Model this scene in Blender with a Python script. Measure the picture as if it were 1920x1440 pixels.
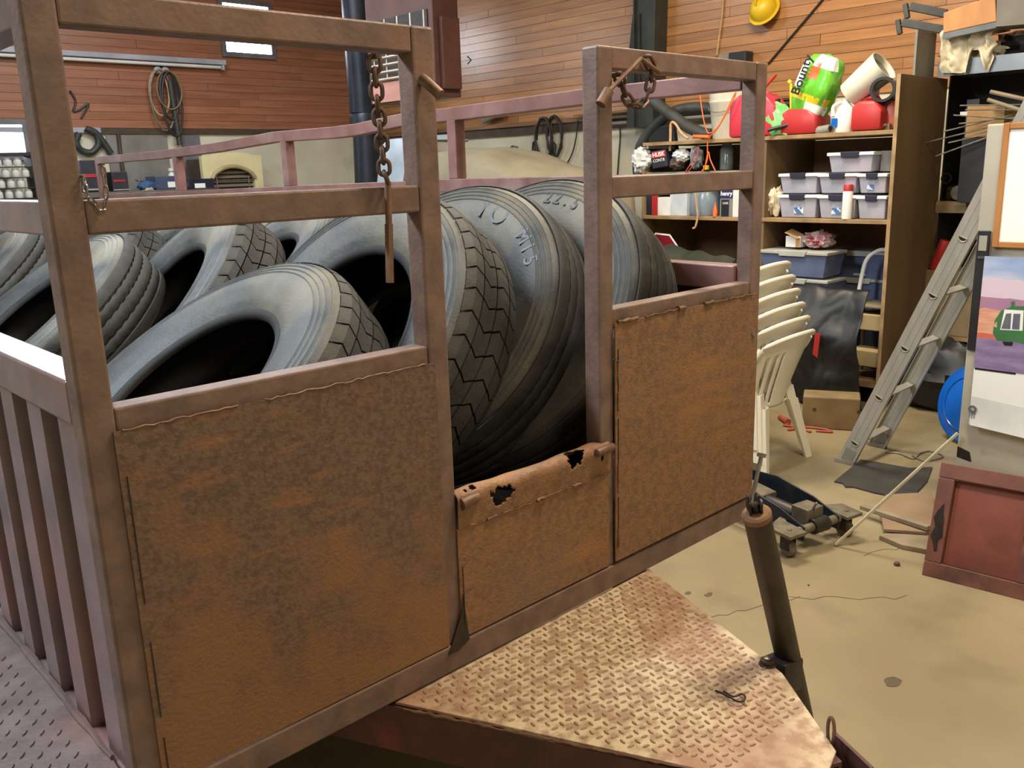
import bpy, bmesh, math, random
from mathutils import Vector, Matrix, noise
random.seed(7)
S = bpy.context.scene
for o in list(bpy.data.objects): bpy.data.objects.remove(o)
COL = S.collection
PI = math.pi
V3 = Vector

# ------------------------------------------------------------------ camera (solved from the photograph's vanishing lines)
CAM = V3((-0.40586, -1.38628, 1.62172)); YAW, PITCH, ROLL, FPX = 0.7546, -0.2396, -0.0313, 1651.76
cf = V3((math.sin(YAW)*math.cos(PITCH), math.cos(YAW)*math.cos(PITCH), math.sin(PITCH)))
_r = V3((math.cos(YAW), -math.sin(YAW), 0)); _u = _r.cross(cf)
cr = math.cos(ROLL)*_r + math.sin(ROLL)*_u; cu = -math.sin(ROLL)*_r + math.cos(ROLL)*_u
cd = bpy.data.cameras.new('camera'); cam = bpy.data.objects.new('camera', cd); COL.objects.link(cam)
cd.sensor_width = 36; cd.lens = FPX/1920*36; cd.clip_start = .05
cam.matrix_world = Matrix(((cr.x, cu.x, -cf.x, CAM.x), (cr.y, cu.y, -cf.y, CAM.y), (cr.z, cu.z, -cf.z, CAM.z), (0, 0, 0, 1)))
S.camera = cam
def ray(px, py): return cf + cr*((px-960)/FPX) - cu*((py-720)/FPX)
def AX(px, py, x): d = ray(px, py); return CAM + d*((x-CAM.x)/d.x)
def AY(px, py, y): d = ray(px, py); return CAM + d*((y-CAM.y)/d.y)
def AZ(px, py, z=0.): d = ray(px, py); return CAM + d*((z-CAM.z)/d.z)

# ------------------------------------------------------------------ world, lamps, exposure
wd = bpy.data.worlds.new('world'); S.world = wd; wd.use_nodes = True
wd.node_tree.nodes['Background'].inputs[0].default_value = (.75, .85, 1, 1); wd.node_tree.nodes['Background'].inputs[1].default_value = .3
def lamp(name, loc, target, size, power, color, sy=None, spread=PI):
    d = bpy.data.lights.new(name, 'AREA'); d.energy = power; d.color = color; d.size = size; d.spread = spread
    if sy: d.shape = 'RECTANGLE'; d.size_y = sy
    o = bpy.data.objects.new(name, d); COL.objects.link(o); o.location = loc
    o.rotation_euler = (V3(target)-V3(loc)).to_track_quat('-Z', 'Y').to_euler(); return o
# cool fluorescent strips over the trailer bed, warm bulb lamp over the tongue and the right bay
lamp('fluorescent_over_bed', (-.75, 1.9, 3.7), (.1, 1.9, 0), .4, 215, (.82, .91, 1), 2.8)
lamp('fluorescent_rear', (2.6, 5.4, 4.0), (2.6, 5.4, 0), 2.4, 95, (.86, .93, 1), .5)
lamp('lamp_over_tongue', (1.9, -.75, 3.9), (1.8, -.75, 0), .6, 88, (1, .87, .66), .6)
lamp('lamp_over_shelves', (3.9, 1.6, 3.9), (4.1, 1.4, 0), .6, 120, (1, .88, .68), 1.2)
lamp('lamp_behind_viewer', (-.2, -3.4, 3.6), (.9, 0, .6), .8, 30, (1, .86, .66), .8)
S.view_settings.view_transform = 'Standard'; S.view_settings.look = 'None'; S.view_settings.gamma = 1
S.view_settings.use_curve_mapping = False; S.view_settings.exposure = .35

# ------------------------------------------------------------------ materials
def L(r, g, b):
    f = lambda c: (c/255/12.92) if c/255 <= .04045 else ((c/255+.055)/1.055)**2.4
    return (f(r), f(g), f(b), 1)
MATS = {}
def mat(name, c1, c2=None, ns=6., det=5., rough=.6, metal=0., bump=.0, bs=None, lo=.35, hi=.65, c3=None, ns3=1.5, lo3=.5, hi3=.65, stretch=None, emit=None, alpha=None, trans=0., coat=0., spec=None, rv=0.):
    m = bpy.data.materials.new(name); m.use_nodes = True; nt = m.node_tree; N = nt.nodes; K = nt.links; b = N['Principled BSDF']
    b.inputs['Roughness'].default_value = rough; b.inputs['Metallic'].default_value = metal
    b.inputs['Base Color'].default_value = c1
    if spec is not None: b.inputs['Specular IOR Level'].default_value = spec
    if coat: b.inputs['Coat Weight'].default_value = coat; b.inputs['Coat Roughness'].default_value = .25
    if trans: b.inputs['Transmission Weight'].default_value = trans
    if alpha is not None: b.inputs['Alpha'].default_value = alpha
    if emit: b.inputs['Emission Color'].default_value = emit[0]; b.inputs['Emission Strength'].default_value = emit[1]
    if c2 or bump:
        tc = N.new('ShaderNodeTexCoord'); src = tc.outputs['Object']
        if stretch:
            mp = N.new('ShaderNodeMapping'); mp.inputs['Scale'].default_value = stretch; K.new(src, mp.inputs[0]); src = mp.outputs[0]
        def nz(sc, d, l, h):
            n = N.new('ShaderNodeTexNoise'); n.inputs['Scale'].default_value = sc; n.inputs['Detail'].default_value = d; K.new(src, n.inputs['Vector'])
            r = N.new('ShaderNodeMapRange'); r.inputs[1].default_value = l; r.inputs[2].default_value = h; K.new(n.outputs[0], r.inputs[0]); return n, r
        n1, r1 = nz(ns, det, lo, hi)
        if c2:
            mx = N.new('ShaderNodeMix'); mx.data_type = 'RGBA'; mx.inputs[6].default_value = c1; mx.inputs[7].default_value = c2; K.new(r1.outputs[0], mx.inputs[0]); out = mx.outputs[2]
            if c3:
                n3, r3 = nz(ns3, 7., lo3, hi3); m3 = N.new('ShaderNodeMix'); m3.data_type = 'RGBA'; K.new(out, m3.inputs[6]); m3.inputs[7].default_value = c3; K.new(r3.outputs[0], m3.inputs[0]); out = m3.outputs[2]
            if rv:
                oi = N.new('ShaderNodeObjectInfo'); hv = N.new('ShaderNodeHueSaturation'); mr = N.new('ShaderNodeMapRange'); mr.inputs[3].default_value = 1-rv; mr.inputs[4].default_value = 1+rv
                K.new(oi.outputs['Random'], mr.inputs[0]); K.new(mr.outputs[0], hv.inputs['Value']); K.new(out, hv.inputs['Color']); out = hv.outputs[0]
            K.new(out, b.inputs['Base Color'])
        if bump:
            bn = N.new('ShaderNodeBump'); bn.inputs['Strength'].default_value = bump; bn.inputs['Distance'].default_value = .01
            if bs: n2, r2 = nz(bs, 4., 0, 1); K.new(n2.outputs[0], bn.inputs['Height'])
            else: K.new(n1.outputs[0], bn.inputs['Height'])
            K.new(bn.outputs[0], b.inputs['Normal'])
    MATS[name] = m; return m
M_POST = mat('rusty_brown_steel', L(122, 98, 86), L(100, 79, 70), 18, 10, .5, .05, .12, 90, c3=L(134, 98, 76), ns3=5, lo3=.56, hi3=.78)
M_SHEET = mat('rust_sheet', L(112, 88, 72), L(94, 73, 60), 90, 12, .56, .05, .2, 140, .42, .60, c3=L(124, 100, 82), ns3=160, lo3=.66, hi3=.74)
M_SHEETR = mat('rust_sheet_orange', L(136, 98, 66), L(114, 86, 64), 60, 12, .62, .05, .25, 160, .42, .62, c3=L(120, 98, 80), ns3=2.6, lo3=.54, hi3=.74)
def streak(m, col, rot, sc, lo, hi, lo2, hi2):     # scraped rust streaks over the sheet's own colour
    nt = m.node_tree; N = nt.nodes; K = nt.links; b = N['Principled BSDF']; src = b.inputs['Base Color'].links[0].from_socket
    tc = N.new('ShaderNodeTexCoord'); mp = N.new('ShaderNodeMapping'); mp.inputs['Rotation'].default_value = rot; mp.inputs['Scale'].default_value = sc; K.new(tc.outputs['Object'], mp.inputs[0])
    def r(scale, vec, l, h):
        n = N.new('ShaderNodeTexNoise'); n.inputs['Scale'].default_value = scale; n.inputs['Detail'].default_value = 9; K.new(vec, n.inputs['Vector']); q = N.new('ShaderNodeMapRange'); q.inputs[1].default_value = l; q.inputs[2].default_value = h; K.new(n.outputs[0], q.inputs[0]); return q.outputs[0]
    mu = N.new('ShaderNodeMath'); mu.operation = 'MULTIPLY'; K.new(r(1, mp.outputs[0], lo, hi), mu.inputs[0]); K.new(r(1.9, tc.outputs['Object'], lo2, hi2), mu.inputs[1])
    mx = N.new('ShaderNodeMix'); mx.data_type = 'RGBA'; mx.inputs[7].default_value = col; K.new(src, mx.inputs[6]); K.new(mu.outputs[0], mx.inputs[0]); K.new(mx.outputs[2], b.inputs['Base Color'])
def low_rust(m, col):     # rust that has crept up from the bottom seam, broken up by noise
    nt = m.node_tree; N = nt.nodes; K = nt.links; b = N['Principled BSDF']; src = b.inputs['Base Color'].links[0].from_socket
    tc = N.new('ShaderNodeTexCoord'); sx = N.new('ShaderNodeSeparateXYZ'); K.new(tc.outputs['Object'], sx.inputs[0]); zr = N.new('ShaderNodeMapRange'); zr.inputs[1].default_value = 1.25; zr.inputs[2].default_value = .62; zr.inputs[4].default_value = .36; K.new(sx.outputs[2], zr.inputs[0])
    n = N.new('ShaderNodeTexNoise'); n.inputs['Scale'].default_value = 7; n.inputs['Detail'].default_value = 14; n.inputs['Roughness'].default_value = .68; K.new(tc.outputs['Object'], n.inputs['Vector'])
    ad = N.new('ShaderNodeMath'); K.new(zr.outputs[0], ad.inputs[0]); K.new(n.outputs[0], ad.inputs[1]); q = N.new('ShaderNodeMapRange'); q.inputs[1].default_value = .62; q.inputs[2].default_value = .84; K.new(ad.outputs[0], q.inputs[0])
    mx = N.new('ShaderNodeMix'); mx.data_type = 'RGBA'; mx.inputs[7].default_value = col; K.new(src, mx.inputs[6]); K.new(q.outputs[0], mx.inputs[0]); K.new(mx.outputs[2], b.inputs['Base Color'])
low_rust(M_SHEET, L(130, 92, 62))
streak(M_SHEET, L(138, 94, 62), (0, .38, 0), (7, 7, 34), .54, .66, .50, .64)
streak(M_SHEETR, L(150, 106, 62), (0, 1.5, 0), (2, 2, 14), .50, .66, .44, .6)
M_SIDE = mat('primer_mauve_steel', L(132, 114, 114), L(114, 97, 97), 9, 7, .22, .05, .03, 80, c3=L(138, 108, 104), ns3=4)
M_PINK = mat('red_primer_rail', L(142, 104, 98), L(122, 86, 80), 9, 7, .45, .1, .06, 80, c3=L(156, 130, 124), ns3=5, lo3=.55, hi3=.8)
M_DECK = mat('tread_plate_mauve', L(128, 112, 108), L(104, 88, 86), 12, 8, .42, .35, .08, 100, c3=L(150, 116, 104), ns3=4, lo3=.55, hi3=.75)
M_TONGUE = mat('tread_plate_worn', L(162, 134, 108), L(202, 182, 150), 34, 12, .5, .1, .14, 150, .40, .58, c3=L(152, 108, 86), ns3=2.2, lo3=.50, hi3=.68)
M_LUG = mat('tread_lug_worn', L(146, 116, 86), L(168, 138, 106), 20, 8, .5, .2)
M_CHAN = mat('dark_red_channel', L(92, 58, 52), L(74, 50, 44), 12, 8, .5, .1, .12, 90, c3=L(120, 62, 58), ns3=6, lo3=.6, hi3=.75)
M_BEDIN = mat('bed_interior', L(72, 58, 52), L(54, 44, 40), 8, 6, .7)
M_GREASE = mat('black_grease', L(34, 30, 28), L(52, 44, 38), 20, 6, .45, .2, .1, 90)
M_JACK = mat('jack_tube_dark_olive', L(72, 60, 48), L(54, 46, 38), 14, 8, .5, .3, .12, 100)
M_JTOP = mat('jack_cap_rust', L(140, 104, 72), L(112, 82, 58), 30, 6, .6, .1, .1)
M_CHAIN = mat('chain_rust', L(104, 82, 70), L(80, 58, 46), 40, 5, .55, .4, .15)
M_BAR = mat('rusty_bar', L(128, 98, 76), L(100, 74, 58), 30, 5, .55, .3, .1)
M_BOLT = mat('bolt_steel', L(168, 162, 152), L(130, 124, 116), 30, 4, .3, .8)
M_TIRE = mat('tire_rubber_dusty', L(64, 66, 66), L(42, 44, 45), 6, 10, .58, 0, .12, 120, .38, .62, c3=L(104, 98, 82), ns3=2.4, lo3=.52, hi3=.70, rv=.22)
M_TREAD = mat('tire_tread_rubber', L(40, 40, 39), L(56, 55, 52), 14, 8, .72, 0, .16, 140, c3=L(80, 76, 66), ns3=4, lo3=.56, hi3=.78)
M_GROOVE = mat('tire_groove', L(26, 26, 26), L(38, 37, 35), 20, 5, .8)
M_LINER = mat('tire_liner_black', L(20, 21, 23), L(30, 31, 33), 10, 5, .55)
M_LETTER = mat('tire_letter', L(46, 48, 50), L(60, 62, 64), 30, 4, .5)
M_FLOOR = mat('concrete_floor', L(154, 140, 110), L(138, 124, 96), 1.3, 10, .42, 0, .03, 40, c3=L(118, 106, 82), ns3=2.3, lo3=.54, hi3=.76)
M_STAIN = mat('oil_stain', L(84, 76, 58), L(100, 90, 70), 20, 5, .4)
M_CREAMW = mat('cream_plaster', L(222, 214, 190), L(206, 198, 174), 2.2, 8, .75, 0, .05, 30, c3=L(178, 170, 148), ns3=1.6, lo3=.58, hi3=.75)
M_WOOD = mat('varnished_plank', L(186, 132, 80), L(156, 106, 62), 5, 6, .33, 0, .05, 40, .3, .7, stretch=(.35, .35, 6), coat=.3, rv=.16)
M_WOODB = mat('varnished_plank_rear', L(170, 112, 82), L(142, 90, 66), 5, 6, .36, 0, .05, 40, .3, .7, stretch=(.35, .35, 6), coat=.25, rv=.16)
M_LEDGE = mat('ledge_wood', L(150, 112, 72), L(110, 80, 54), 6, 6, .6, stretch=(.3, .3, 3))
M_LEDGED = mat('ledge_dark', L(84, 66, 50), L(62, 48, 38), 6, 6, .6)
M_CEIL = mat('ceiling_board', L(150, 128, 104), L(132, 110, 88), 3, 5, .8)
M_PLY = mat('plywood_brown', L(126, 102, 72), L(104, 84, 58), 3, 7, .6, 0, .05, 40, stretch=(1, 1, .25), c3=L(84, 68, 48), ns3=2.5, lo3=.6, hi3=.75)
M_PLYE = mat('plywood_edge', L(168, 140, 100), L(138, 112, 78), 10, 5, .6)
M_SHELF = mat('shelf_board', L(164, 134, 94), L(132, 104, 70), 8, 6, .6)
M_SHBACK = mat('shelf_back_dark', L(134, 102, 74), L(112, 84, 60), 3, 6, .7, stretch=(1, 1, .3))
M_ALU = mat('aluminium_dull', L(178, 174, 162), L(158, 154, 142), 10, 5, .4, .25, stretch=(1, 1, .2))
M_CHAIR = mat('white_plastic_chair', L(236, 230, 212), L(226, 218, 198), 4, 4, .38)
M_GRAYC = mat('grey_cabinet_paint', L(196, 190, 172), L(178, 172, 156), 3, 6, .45, .2, c3=L(140, 134, 122), ns3=4, lo3=.62, hi3=.72)
M_WHITE = mat('white_board_face', L(246, 246, 244), rough=.22)
M_OAK = mat('oak_frame', L(186, 130, 72), L(164, 110, 58), 10, 5, .45, stretch=(1, 1, .3))
M_BLACKP = mat('black_plastic', L(30, 30, 32), L(38, 38, 40), 12, 4, .45)
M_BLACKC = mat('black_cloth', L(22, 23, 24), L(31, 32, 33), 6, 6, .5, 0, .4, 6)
M_BLUE = mat('blue_plastic', L(18, 96, 190), L(14, 84, 172), 5, 3, .22)
M_JBLUE = mat('jack_blue_paint', L(32, 44, 58), L(24, 32, 42), 10, 6, .4, .3, c3=L(58, 56, 50), ns3=6, lo3=.6, hi3=.72)
M_JGREY = mat('jack_dirty_steel', L(124, 114, 96), L(94, 86, 72), 16, 6, .55, .3)
M_REDP = mat('red_primer_panel', L(136, 76, 64), L(116, 62, 52), 5, 7, .5, 0, .05, 60, c3=L(92, 50, 44), ns3=2.6, lo3=.58, hi3=.75)
M_REDF = mat('red_primer_frame', L(122, 78, 68), L(100, 62, 54), 8, 8, .5, 0, .08, 70, c3=L(64, 50, 46), ns3=4, lo3=.6, hi3=.72)
M_RUBM = mat('rubber_mat', L(46, 44, 42), L(58, 55, 50), 6, 7, .7, 0, .1, 50)
M_LUMB = mat('lumber_old', L(146, 124, 90), L(118, 98, 70), 5, 6, .65, 0, .06, 30, c3=L(92, 76, 54), ns3=4, lo3=.58, hi3=.74)
M_LUMP = mat('pine_pale', L(202, 184, 144), L(180, 160, 120), 5, 5, .6)
M_GREYL = mat('pale_grey_lath', L(188, 180, 156), L(164, 154, 130), 8, 5, .6)
M_BOARD = mat('scrap_board', L(146, 122, 96), L(124, 102, 80), 4, 6, .6)
M_GREYB = mat('grey_weathered_board', L(150, 136, 112), L(122, 108, 88), 6, 6, .65)
M_REDPL = mat('red_plastic', L(178, 44, 42), L(160, 36, 36), 4, 3, .42)
M_REDPK = mat('red_plastic_pink', L(206, 54, 72), L(188, 44, 60), 4, 3, .4)
M_WHPL = mat('white_plastic', L(226, 226, 220), L(214, 212, 204), 5, 3, .4)
M_BUCK = mat('white_bucket', L(208, 204, 186), L(192, 186, 166), 4, 4, .45)
M_CLEAR = mat('clear_bin_plastic', L(212, 212, 226), L(194, 196, 214), 6, 4, .2, alpha=.6)
M_BINL = mat('bin_lid_white', L(222, 222, 226), rough=.35)
M_LATCH = mat('bin_latch_navy', L(40, 42, 60), rough=.4)
M_BINB = mat('tote_blue_grey', L(110, 122, 156), L(94, 106, 140), 5, 4, .25, alpha=.72)
M_TLID = mat('tote_lid_grey', L(176, 174, 166), L(160, 158, 150), 6, 4, .45)
M_LABEL = mat('label_print', L(206, 214, 224), L(70, 110, 160), 30, 3, .5, lo=.48, hi=.52)
M_CARD = mat('cardboard', L(176, 140, 94), L(160, 124, 80), 8, 4, .75)
M_CARDW = mat('carton_white', L(222, 220, 214), L(206, 204, 198), 8, 4, .6)
M_CARDD = mat('carton_dark', L(34, 34, 44), L(44, 44, 56), 8, 4, .5)
M_RAG = mat('white_rag', L(226, 224, 218), L(204, 202, 198), 14, 6, .8, 0, .4, 24)
M_RAGC = mat('cream_rag', L(216, 206, 180), L(188, 176, 148), 14, 6, .8, 0, .4, 24)
M_GREENB = mat('green_plastic_wrap', L(110, 190, 50), L(84, 168, 44), 9, 4, .28)
M_WRAPW = mat('clear_white_wrap', L(226, 230, 226), L(206, 214, 208), 9, 4, .3)
M_YEL = mat('yellow_plastic', L(232, 196, 40), L(214, 176, 32), 5, 3, .4)
M_ORNG = mat('orange_cord', L(232, 112, 52), L(214, 96, 40), 20, 3, .5)
M_ORNR = mat('orange_red_cord', L(178, 88, 64), L(160, 74, 54), 20, 3, .55)
M_HOSE = mat('grey_black_hose', L(62, 64, 60), L(48, 50, 48), 14, 5, .55)
M_CABLE = mat('black_cable', L(36, 34, 32), L(48, 45, 42), 20, 4, .5)
M_WIREG = mat('grey_wire', L(140, 136, 126), L(110, 106, 98), 30, 4, .5, .4)
M_BEIGEC = mat('beige_cord', L(196, 160, 120), L(176, 140, 100), 20, 3, .6)
M_PIPE = mat('stove_pipe_black', L(52, 56, 64), L(40, 42, 48), 6, 5, .42, .5)
M_HEAT = mat('heater_brown', L(92, 60, 52), L(78, 50, 44), 6, 5, .45, .2)
M_HSAL = mat('heater_salmon', L(198, 140, 124), L(182, 124, 110), 6, 4, .45)
M_HLOU = mat('heater_louver', L(206, 190, 170), L(180, 164, 146), 8, 4, .4, .2)
M_TARP = mat('olive_beige_tarp', L(130, 122, 100), L(112, 104, 84), 3, 6, .75, 0, .12, 7)
M_TARPB = mat('blue_grey_tarp', L(168, 178, 184), L(140, 152, 162), 3, 6, .55, 0, .15, 7)
M_TARPK = mat('dark_green_tarp', L(62, 66, 56), L(46, 50, 42), 4, 6, .35, 0, .15, 8)
M_GLOW = mat('daylight_pane', L(240, 248, 255), emit=((.80, .90, 1, 1), 18.))
M_FRAME = mat('window_frame_grey', L(120, 116, 120), L(100, 96, 100), 6, 4, .5)
M_FIXT = mat('fixture_grey', L(176, 176, 184), L(154, 154, 164), 6, 4, .4)
M_BENCH = mat('bench_top', L(110, 100, 92), L(88, 80, 74), 6, 5, .6)
M_CREAM = mat('cream_enamel', L(224, 212, 164), L(208, 196, 150), 4, 4, .35)
M_STEEL = mat('blue_grey_steel', L(140, 146, 150), L(122, 128, 134), 5, 5, .4, .5)
M_GREYS = mat('grey_panel_mid', L(136, 132, 124), L(116, 112, 104), 4, 5, .6)
M_DKPOST = mat('dark_green_grey_post', L(64, 66, 60), L(50, 52, 48), 5, 5, .45, .2)
M_PINKT = mat('faded_red_tank', L(206, 112, 98), L(188, 94, 82), 6, 5, .45)
M_SIGNR = mat('sign_red', L(132, 28, 36), L(116, 24, 32), 8, 4, .4)
M_STONE = mat('dirt_clod', L(96, 78, 56), L(70, 58, 42), 30, 4, .8)
M_CLOTHB = mat('blue_cloth', L(52, 84, 124), L(38, 66, 104), 8, 5, .75)
M_TXTK = mat('print_black', L(24, 26, 34), rough=.5); M_TXTW = mat('print_white', L(236, 236, 232), rough=.5); M_TXTR = mat('print_red', L(188, 40, 44), rough=.5); M_TXTN = mat('print_navy', L(38, 40, 96), rough=.5)
M_GREENT = mat('print_truck_green', L(70, 120, 76), L(58, 104, 66), 6, 3, .4); M_PGREY = mat('print_grey', L(104, 106, 118), L(90, 92, 104), 30, 3, .5)

# ------------------------------------------------------------------ mesh helpers
class MB:
    def __init__(s): s.v = []; s.f = []
    def add(s, vs, fs):
        k = len(s.v); s.v += [V3(p) for p in vs]; s.f += [tuple(i+k for i in f) for f in fs]; return s
    def box(s, x0, x1, y0, y1, z0, z1):
        return s.add([(x0,y0,z0),(x1,y0,z0),(x1,y1,z0),(x0,y1,z0),(x0,y0,z1),(x1,y0,z1),(x1,y1,z1),(x0,y1,z1)], BF)
    def obox(s, c, a, b, d):       # centre and three half-axis vectors
        c, a, b, d = V3(c), V3(a), V3(b), V3(d)
        return s.add([c-a-b-d, c+a-b-d, c+a+b-d, c-a+b-d, c-a-b+d, c+a-b+d, c+a+b+d, c-a+b+d], BF)
    def bar(s, p, q, w, h=None, up=(0,0,1)):   # square bar from p to q
        p, q = V3(p), V3(q); d = (q-p); n = d.normalized(); a = n.cross(V3(up)); a = a.normalized() if a.length > 1e-4 else V3((1,0,0)); b = a.cross(n)
        return s.obox((p+q)/2, d/2, a*w/2, b*(h or w)/2)
    def ring(s, c, a, b, n): return [c + a*math.cos(2*PI*i/n) + b*math.sin(2*PI*i/n) for i in range(n)]
    def cyl(s, p, q, r, r1=None, n=12, cap=True):
        p, q = V3(p), V3(q); d = (q-p).normalized(); a = d.orthogonal().normalized(); b = d.cross(a); r1 = r if r1 is None else r1
        vs = s.ring(p, a*r, b*r, n) + s.ring(q, a*r1, b*r1, n); fs = [(i, (i+1) % n, n+(i+1) % n, n+i) for i in range(n)]
        if cap: fs += [tuple(range(n))[::-1], tuple(range(n, 2*n))]
        return s.add(vs, fs)
    def tube(s, pts, r, n=8, closed=False):
        pts = [V3(p) for p in pts]; m = len(pts); vs = []; prev = None
        for i in range(m):
            t = (pts[(i+1) % m]-pts[i-1]) if closed else (pts[min(i+1, m-1)]-pts[max(i-1, 0)]); t.normalize()
            a = t.orthogonal() if prev is None else (prev - t*prev.dot(t)); a.normalize(); prev = a; b = t.cross(a)
            rr = r[i] if isinstance(r, (list, tuple)) else r
            vs += s.ring(pts[i], a*rr, b*rr, n)
        fs = []
        for i in range(m if closed else m-1):
            A, B = i*n, ((i+1) % m)*n
            fs += [(A+j, A+(j+1) % n, B+(j+1) % n, B+j) for j in range(n)]
        if not closed: fs += [tuple(range(n))[::-1], tuple(range((m-1)*n, m*n))]
        return s.add(vs, fs)
    def lathe(s, prof, n=32, o=(0,0,0), ax=(0,0,1), closed=False, jit=None):
        o = V3(o); d = V3(ax).normalized(); a = d.orthogonal().normalized(); b = d.cross(a); m = len(prof); vs = []
        for i in range(n):
            th = 2*PI*i/n; e = a*math.cos(th)+b*math.sin(th)
            for k, (r, z) in enumerate(prof):
                if jit: z = z + jit(i, k)
                vs.append(o + e*r + d*z)
        fs = []
        for i in range(n):
            j = (i+1) % n
            for k in range(m if closed else m-1):
                k2 = (k+1) % m; fs.append((i*m+k, j*m+k, j*m+k2, i*m+k2))
        return s.add(vs, fs)
    def prism(s, poly, vec):
        poly = [V3(p) for p in poly]; vec = V3(vec); n = len(poly)
        return s.add(poly+[p+vec for p in poly], [tuple(range(n))[::-1], tuple(range(n, 2*n))]+[(i, (i+1) % n, n+(i+1) % n, n+i) for i in range(n)])
    def grid(s, fn, nu, nv, keep=None):
        vs = [fn(i/nu, j/nv) for i in range(nu+1) for j in range(nv+1)]
        fs = [(i*(nv+1)+j, (i+1)*(nv+1)+j, (i+1)*(nv+1)+j+1, i*(nv+1)+j+1) for i in range(nu) for j in range(nv) if keep is None or keep((i+.5)/nu, (j+.5)/nv)]
        return s.add(vs, fs)
    def blob(s, c, rx, ry, rz, amp=.2, sc=3., nu=20, nv=12, seed=0, flat=None):
        c = V3(c); vs = []; fs = []
        for i in range(nv+1):
            ph = PI*i/nv
            for j in range(nu):
                th = 2*PI*j/nu; d = V3((math.sin(ph)*math.cos(th), math.sin(ph)*math.sin(th), math.cos(ph)))
                k = 1 + amp*noise.noise(d*sc + V3((seed*3.1, seed, 0))) + amp*.5*noise.noise(d*sc*2.3 + V3((seed, 7, 0)))
                p = c + V3((d.x*rx, d.y*ry, d.z*rz))*k
                if flat is not None and p.z < flat: p.z = flat
                vs.append(p)
        for i in range(nv):
            for j in range(nu): fs.append((i*nu+j, (i+1)*nu+j, (i+1)*nu+(j+1) % nu, i*nu+(j+1) % nu))
        return s.add(vs, fs)
    def mesh(s, name, m, smooth=False, inv=None, bevel=0):
        me = bpy.data.meshes.new(name); vs = [inv @ p for p in s.v] if inv else s.v
        me.from_pydata([tuple(p) for p in vs], [], s.f)
        bm = bmesh.new(); bm.from_mesh(me); bmesh.ops.remove_doubles(bm, verts=bm.verts, dist=1e-6)
        bmesh.ops.recalc_face_normals(bm, faces=bm.faces)
        if bevel:
            ed = [e for e in bm.edges if len(e.link_faces) == 2 and e.calc_face_angle(0) > .6]
            try: bmesh.ops.bevel(bm, geom=ed, offset=bevel, segments=2, profile=.5, affect='EDGES', clamp_overlap=True)
            except Exception: pass
        bm.to_mesh(me); bm.free()
        if smooth: me.polygons.foreach_set('use_smooth', [True]*len(me.polygons))
        me.materials.append(m); me.update()
        if smooth and smooth != 'all':
            try: me.set_sharp_from_angle(angle=.7)
            except Exception: pass
        return me
    def part(s, name, m, parent=None, smooth=False, bevel=0, local=False, label=None, kind=None):
        inv = None
        if parent is not None and not local: inv = WM[parent.name].inverted()
        o = bpy.data.objects.new(name, s.mesh(name, m, smooth, inv, bevel)); COL.objects.link(o)
        if parent is not None: o.parent = parent; WM[o.name] = WM[parent.name]
        else: WM[o.name] = Matrix.Identity(4)
        if label: o['label'] = label
        if kind: o['kind'] = kind
        return o
BF = [(3,2,1,0),(4,5,6,7),(0,1,5,4),(1,2,6,5),(2,3,7,6),(3,0,4,7)]
WM = {}
def thing(name, label, cat, loc=(0,0,0), rot=None, group=None, scale=1.):
    o = bpy.data.objects.new(name, None); COL.objects.link(o); o.empty_display_size = .1
    m = Matrix.Translation(V3(loc)) @ (rot.to_4x4() if rot else Matrix.Identity(4)) @ Matrix.Scale(scale, 4)
    o.matrix_world = m; WM[o.name] = m; return tag(o, label, cat, group)
def tag(o, label, cat, group=None):
    o['label'] = label; o['category'] = cat
    if group: o['group'] = group
    return o
def struct(o): o['kind'] = 'structure'; return o
def one(name, mb, m, label, cat, group=None, smooth=False, bevel=0):   # a thing that is a single mesh, its origin moved to its base
    c = sum(mb.v, V3())/len(mb.v); c.z = min(p.z for p in mb.v)
    for i in range(len(mb.v)): mb.v[i] = mb.v[i]-c
    o = mb.part(name, m, None, smooth, bevel); o.location = c; WM[o.name] = Matrix.Translation(c); return tag(o, label, cat, group)
def link(name, me, parent, mw=None):
    o = bpy.data.objects.new(name, me); COL.objects.link(o)
    if parent is not None: o.parent = parent
    if mw is not None: o.matrix_local = mw
    WM[o.name] = WM[parent.name] if parent is not None else (mw or Matrix.Identity(4)); return o
def frame(n, up=(0,0,1)):           # rotation with local z along n
    n = V3(n).normalized(); x = V3(up).cross(n)
    x = x.normalized() if x.length > 1e-4 else V3((1,0,0)); y = n.cross(x)
    return Matrix(((x.x, y.x, n.x), (x.y, y.y, n.y), (x.z, y.z, n.z)))
def axes(x, y, z):
    return Matrix(((x[0], y[0], z[0]), (x[1], y[1], z[1]), (x[2], y[2], z[2])))
def text_mesh(txt, size, depth, m, bold=0.):
    cu_ = bpy.data.curves.new('txt', 'FONT'); cu_.body = txt; cu_.size = size; cu_.extrude = depth; cu_.offset = bold; cu_.align_x = 'CENTER'; cu_.align_y = 'CENTER'; cu_.resolution_u = 3
    ob = bpy.data.objects.new('txt', cu_); COL.objects.link(ob); bpy.context.view_layer.update()
    me = bpy.data.meshes.new_from_object(ob.evaluated_get(bpy.context.evaluated_depsgraph_get())); bpy.data.objects.remove(ob); me.materials.clear(); me.materials.append(m); return me
def text(name, txt, size, depth, m, parent, origin, xdir, ydir, bold=0.):   # flat print on a surface, world coordinates
    x = V3(xdir).normalized(); y = V3(ydir); y = (y-x*y.dot(x)).normalized(); z = x.cross(y)
    o = link(name, text_mesh(txt, size, depth, m, bold), parent)
    mw = Matrix.Translation(V3(origin)) @ axes(x, y, z).to_4x4()
    o.matrix_local = WM[parent.name].inverted() @ mw; return o
def lerp(a, b, t): return a+(b-a)*t
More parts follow.
